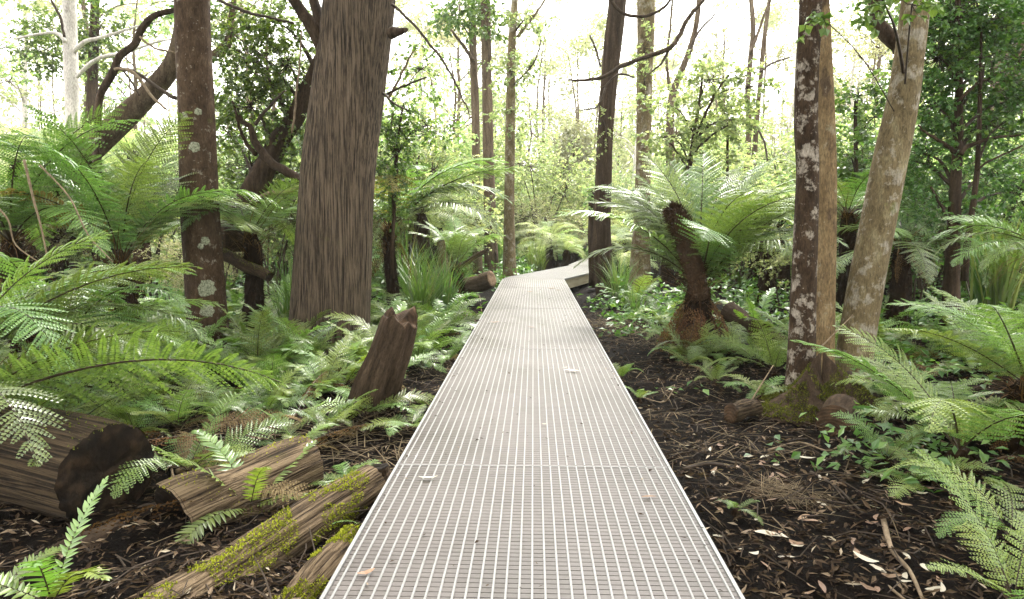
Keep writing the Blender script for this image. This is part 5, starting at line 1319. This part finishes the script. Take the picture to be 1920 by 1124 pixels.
def place(src, x, y, rz, sc, label, group):
    first = src.name not in used
    used.add(src.name)
    o = src if first else copy_tree(src)
    o.location = (x, y, gz(x, y)); o.rotation_euler = (0, 0, rz); o.scale = (sc, sc, sc)
    tag(o, label, None, group)
    return o
def at_px(px, d):
    p = P(px, 422, d); return p[0], p[1]
# shrubs: (photo px, distance, which, scale)
shl = [(30, 14, 2, 1.3), (90, 16, 0, 1.5), (190, 17, 2, 1.6), (260, 14, 0, 1.3), (300, 18, 1, 1.5), (-40, 12, 2, 1.2), (150, 21, 3, 1.8), (20, 20, 0, 2.0), (420, 13, 1, 1.3), (480, 15, 0, 1.5), (350, 20, 2, 1.8),
       (-90, 17, 3, 1.6), (230, 24, 0, 2.1), (560, 20, 3, 1.7),
       (760, 14, 3, 1.3), (800, 17, 0, 1.4), (850, 18, 0, 1.2), (780, 22, 1, 1.8), (870, 26, 3, 1.8), (935, 28, 0, 1.4), (990, 32, 2, 1.6), (910, 34, 0, 2.0), (830, 30, 2, 2.0),
       (1030, 40, 0, 2.0), (1130, 26, 2, 1.4), (1180, 24, 0, 1.4), (1110, 33, 3, 1.5), (1235, 20, 0, 1.2), (1160, 38, 2, 2.0), (1300, 22, 2, 1.5), (1360, 19, 0, 1.4), (1440, 18, 2, 1.6), (1420, 25, 0, 1.8), (1330, 28, 3, 1.7),
       (1480, 22, 3, 1.7), (1540, 15, 0, 1.4), (1580, 18, 2, 1.7), (1620, 21, 3, 1.9), (1660, 13, 1, 1.3), (1700, 16, 0, 1.5), (1750, 12, 1, 1.2), (1800, 13, 0, 1.2), (1850, 11.5, 1, 1.2), (1900, 13, 3, 1.3), (1960, 12, 1, 1.4), (1780, 18, 3, 1.8), (1880, 19, 0, 1.9), (1980, 17, 2, 1.7), (1700, 24, 3, 2.0),
       (1560, 10.5, 1, 0.8), (1720, 10, 1, 0.8), (1480, 11, 0, 0.8), (500, 10.5, 1, 0.9), (400, 10.0, 2, 0.9)]
for i, (px, d, k, sc) in enumerate(shl):
    x, y = at_px(px, d)
    lab = near(x, y)
    kind_ = ['light green broad leaved shrub', 'dark green glossy shrub', 'fine leaved olive shrub', 'tall light green shrub'][k]
    place(SH[k], x, y, i * 2.4, sc, kind_ + ' ' + lab, 'shrubs ' + lab)
gul = []
rr_ = random.Random(21)
for (px, d, k, sc) in [(60, 26, 1, 1.0), (180, 30, 0, 1.0), (290, 27, 2, 1.1), (-60, 22, 2, 1.1), (470, 28, 3, 1.0), (540, 24, 2, 1.0), (790, 34, 1, 1.0), (835, 27, 2, 0.9), (860, 42, 0, 1.0), (930, 50, 3, 1.0), (985, 44, 2, 1.0), (1020, 62, 0, 1.1), (1090, 66, 1, 1.1), (1165, 52, 2, 1.1),
                       (1185, 40, 1, 0.9), (1265, 36, 2, 0.9), (1345, 44, 0, 0.9), (1390, 38, 2, 0.8), (1470, 34, 1, 0.9), (1500, 46, 2, 1.0), (1590, 30, 1, 0.8), (1635, 36, 0, 0.9), (1700, 26, 3, 1.0), (1770, 30, 2, 1.1), (1850, 24, 3, 1.0), (1930, 26, 2, 1.1), (2000, 22, 3, 1.0), (1680, 44, 2, 1.2)]:
    gul.append((px, d, k, sc))
for i in range(38):
    gul.append((rr_.uniform(-250, 2150), rr_.uniform(48, 115), rr_.choice((0, 1, 2, 2, 3)), rr_.uniform(0.75, 1.15)))
for i, (px, d, k, sc) in enumerate(gul):
    x, y = at_px(px, d)
    lab = near(x, y)
    kind_ = ['tall grey trunked gum', 'pale trunked gum with open crown', 'bushy light green tree', 'slim leafy tree'][k]
    place(GU[k], x, y, i * 1.7, sc, kind_ + ' ' + lab, 'far trees ' + lab)

rr_ = random.Random(77)
for i in range(150):
    d = rr_.uniform(11, 42); px = rr_.uniform(-200, 2120); k = rr_.choice((0, 0, 2, 3, 1)); sc = rr_.uniform(0.9, 1.5) * (1 + d / 60)
    if 880 < px < 1150 and d < 26: continue
    if 1150 <= px < 1260 and d < 17: continue
    if k == 1 and 600 < px < 1500: k = 3
    x, y = at_px(px, d); lab = near(x, y)
    kind_ = ['light green broad leaved shrub', 'dark green glossy shrub', 'fine leaved olive shrub', 'tall light green shrub'][k]
    place(SH[k], x, y, i * 2.4, sc, kind_ + ' ' + lab, 'shrubs ' + lab)
for i in range(60):
    d = rr_.uniform(13, 32); px = rr_.uniform(-150, 2080)
    if 900 < px < 1130 and d < 22: continue
    if 1130 <= px < 1260 and d < 17: continue
    x, y = at_px(px, d); h = rr_.uniform(0.3, 1.2); lab = near(x, y)
    tree_fern(0, 0, 0, rr_.uniform(1.1, 1.6), 12, 'yellow green tree fern ' + lab, el=(20, 75), kind='far', dead=2, trunk_r=0.13, group='tree ferns ' + lab, at=(x, y, gz(x, y) + h))

def far_woodland():
    """the wood that closes the view: leaf masses up the far slope"""
    rg = np.random.default_rng(6); lv = MB(); tw = MB()
    for i in range(620):
        d = rg.uniform(42, 118); px = rg.uniform(-350, 2270); p = P(px, 422, d); g = gz(p[0], p[1]); h = rg.uniform(4, 13) * (0.9 if d < 70 else 1.2)
        n = 190; r = rg.uniform(1.4, 2.8)
        v = nrm(rg.normal(0, 1, (n, 3))) * (rg.random((n, 1)) ** 0.4)
        c = np.array([p[0], p[1], g + h * 0.55]) + v * np.array([r, r, h * 0.5])
        leaves(lv, c, rg.normal(0, 1, (n, 3)) + [0, 0, -0.3], rg.normal(0, 1, (n, 3)) + [0, 0, 1], rg.uniform(0.22, 0.5, n), rg.uniform(0.07, 0.16, n))
        if i % 4 == 0: tube(tw, [(p[0], p[1], g - 0.3), (p[0] + rg.normal(0, .3), p[1], g + h * 0.5), (p[0] + rg.normal(0, .5), p[1], g + h)], [0.12, 0.09, 0.03], 5)
    for i in range(330):
        d = rg.uniform(38, 95); px = rg.uniform(-350, 2270); p = P(px, 422, d); z = gz(p[0], p[1]) + rg.uniform(0.12, 0.36) * d
        n = 260; r = rg.uniform(1.0, 2.3)
        c = np.array([p[0], p[1], z]) + nrm(rg.normal(0, 1, (n, 3))) * (rg.random((n, 1)) ** 0.5) * np.array([r, r, r * 0.6])
        leaves(lv, c, rg.normal(0, 1, (n, 3)) + [0, 0, -0.4], rg.normal(0, 1, (n, 3)) + [0, 0, 1], rg.uniform(0.16, 0.36, n), rg.uniform(0.045, 0.1, n))
        if i % 3 == 0: tube(tw, spline([(p[0] + rg.normal(0, .6), p[1], gz(p[0], p[1]) - 0.3), (p[0] + rg.normal(0, .5), p[1], z * 0.6), (p[0], p[1], z)], 3), np.linspace(0.11, 0.03, 7), 5)
    o = lv.build('far_woodland', M['leaf_hazed']); o['kind'] = 'stuff'
    o = tw.build('far_woodland_stems', M['bark_grey']); o['kind'] = 'stuff'
far_woodland()

def herbs():
    """low green ground cover between the ferns"""
    rg = np.random.default_rng(16); lv = MB()
    n = 0
    while n < 5200:
        y = rg.uniform(3.6, 32); x = rg.uniform(-0.8, 0.8) * (y + 2)
        if abs(x) < 1.0 and y < 15: continue
        if 0 < x < 0.2 * y + 1.2 and 13 < y < 26: continue
        if x > 0 and y < 8.5 and x < 0.42 * y + 0.1 and rg.random() < 0.96: continue
        if x < 0 and y < 10 and rg.random() < 0.7: continue
        if x < 0 and y < 5.5: continue
        if fbm(x, y, 2.2, 0.9, 3) < -0.12: continue
        n += 1
        h = rg.uniform(0.06, 0.4) * min(1.6, 0.5 + y / 14); k = 9
        c = np.array([x, y, gz(x, y)]) + np.stack([rg.normal(0, 0.09, k), rg.normal(0, 0.09, k), rg.uniform(0.02, h, k)], -1)
        d = rg.normal(0, 1, (k, 3)) * [1, 1, 0.4]
        leaves(lv, c, d, rg.normal(0, 0.4, (k, 3)) + [0, 0, 1], rg.uniform(0.04, 0.11, k) * (0.7 + y / 16), rg.uniform(0.014, 0.03, k) * (0.7 + y / 16))
    o = lv.build('undergrowth', M['leaf']); o['kind'] = 'stuff'
herbs()

# dead fronds lying about on the left, and ferns between the ones placed by hand
for i in range(36):
    d = rr_.uniform(3.0, 8.0); x = -rr_.uniform(1.0, 0.55 * d + 0.3)
    if i % 4 == 0: x = rr_.uniform(0.3 * d + 1.2, 0.7 * d + 0.5)
    me = FD[i % 2] if i % 3 else FY[i % 2]
    o = link('fallen_frond', me, None, (x, d, gz(x, d) + rr_.uniform(0.04, 0.12)), (R(rr_.uniform(-50, 50)), R(rr_.uniform(-25, -5)), R(rr_.uniform(0, 360))), rr_.uniform(0.35, 0.75))
    tag(o, ('brown' if i % 3 else 'bleached') + ' dead fern frond lying on the litter ' + ('left' if x < 0 else 'right') + ' of the boardwalk', 'dead frond', 'dead fronds on the litter')
for k, (px, py, d, az) in enumerate([(60, 770, 3.7, -150), (20, 775, 3.6, -60), (100, 775, 3.75, 160)]):
    o = link('fallen_frond', FD[k % 2], None, P(px, py, d), (R(20 * k - 40), R(14), R(az)), 0.5)
    tag(o, 'brown dead fern frond draped over the top of the big sawn log', 'dead frond', 'dead fronds on the sawn log')
rr_ = random.Random(5)
fill = 0
while fill < 232:
    d = rr_.uniform(3.6, 18) if fill % 2 else rr_.uniform(3.6, 9); side = rr_.choice((-1, -1, 1))
    x = side * rr_.uniform(1.0, 0.78 * d + 1.2)
    if side > 0 and d < 9 and x < 0.3 * d + 0.1: continue
    if side > 0 and d < 6.4: continue
    if side < 0 and d < 6.5 and fill % 3 == 1: continue
    if side < 0 and d < 4.6 and x > -0.5 * d: continue
    if side < 0 and x > -1.1: continue
    if side > 0 and 9 < d < 19 and x < 0.16 * d: continue
    if abs(x - (-2.05)) < 0.5 and abs(d - 7.6) < 0.6: continue
    fill += 1
    lab = near(x, d)
    ground_fern(0, 0, d, rr_.uniform(0.45, 0.9), rr_.choice((7, 8, 9)), ('feathery' if fill % 3 else 'glossy') + ' green fern ' + lab, rr_.random() < 0.25, at=(x, d, gz(x, d)), group='ferns ' + lab, dry=rr_.choice((0, 0, 1)))

def shade_woodland_behind():
    """the forest goes on behind the viewer: unseen leaf masses added to keep light off the foreground"""
    rg = np.random.default_rng(26); lv = MB()
    for i in range(170):
        y = rg.uniform(-16, -2.2); x = rg.uniform(1.6, 11) * rg.choice((-1, 1)); z = rg.uniform(0.3, 9)
        if i % 4 == 0: x = rg.uniform(-3, 3); z = rg.uniform(5.5, 10)
        n = 130; r = rg.uniform(0.9, 1.7)
        c = np.array([x, y, z]) + nrm(rg.normal(0, 1, (n, 3))) * (rg.random((n, 1)) ** 0.5) * r
        leaves(lv, c, rg.normal(0, 1, (n, 3)) + [0, 0, -0.3], rg.normal(0, 0.6, (n, 3)) + [0, 0, 1], rg.uniform(0.15, 0.34, n), rg.uniform(0.05, 0.11, n))
    o = lv.build('shade_woodland_behind', M['leaf']); o['kind'] = 'stuff'  # never in view, added to hold back light from behind
shade_woodland_behind()

# alike neighbours get their place among each other into the label
sets = {}
for o in bpy.data.objects:
    if o.get('label') and o.get('group'): sets.setdefault((o['label'], o['group']), []).append(o)
ORD = {2: ('left one', 'right one'), 3: ('leftmost', 'middle one', 'rightmost'), 4: ('leftmost', 'second from left', 'third from left', 'rightmost')}
for (lab, g), os_ in sets.items():
    if len(os_) not in ORD or len(lab.split()) > (10 if len(os_) == 4 else 11): continue
    os_.sort(key=lambda o: math.atan2(o.location.x, o.location.y))
    a = [math.atan2(o.location.x, o.location.y) for o in os_]
    if min(b - c for b, c in zip(a[1:], a)) < 0.012: continue
    for o, w_ in zip(os_, ORD[len(os_)]): o['label'] = lab + ', ' + w_ + ' of ' + {2: 'two', 3: 'three', 4: 'four'}[len(os_)]
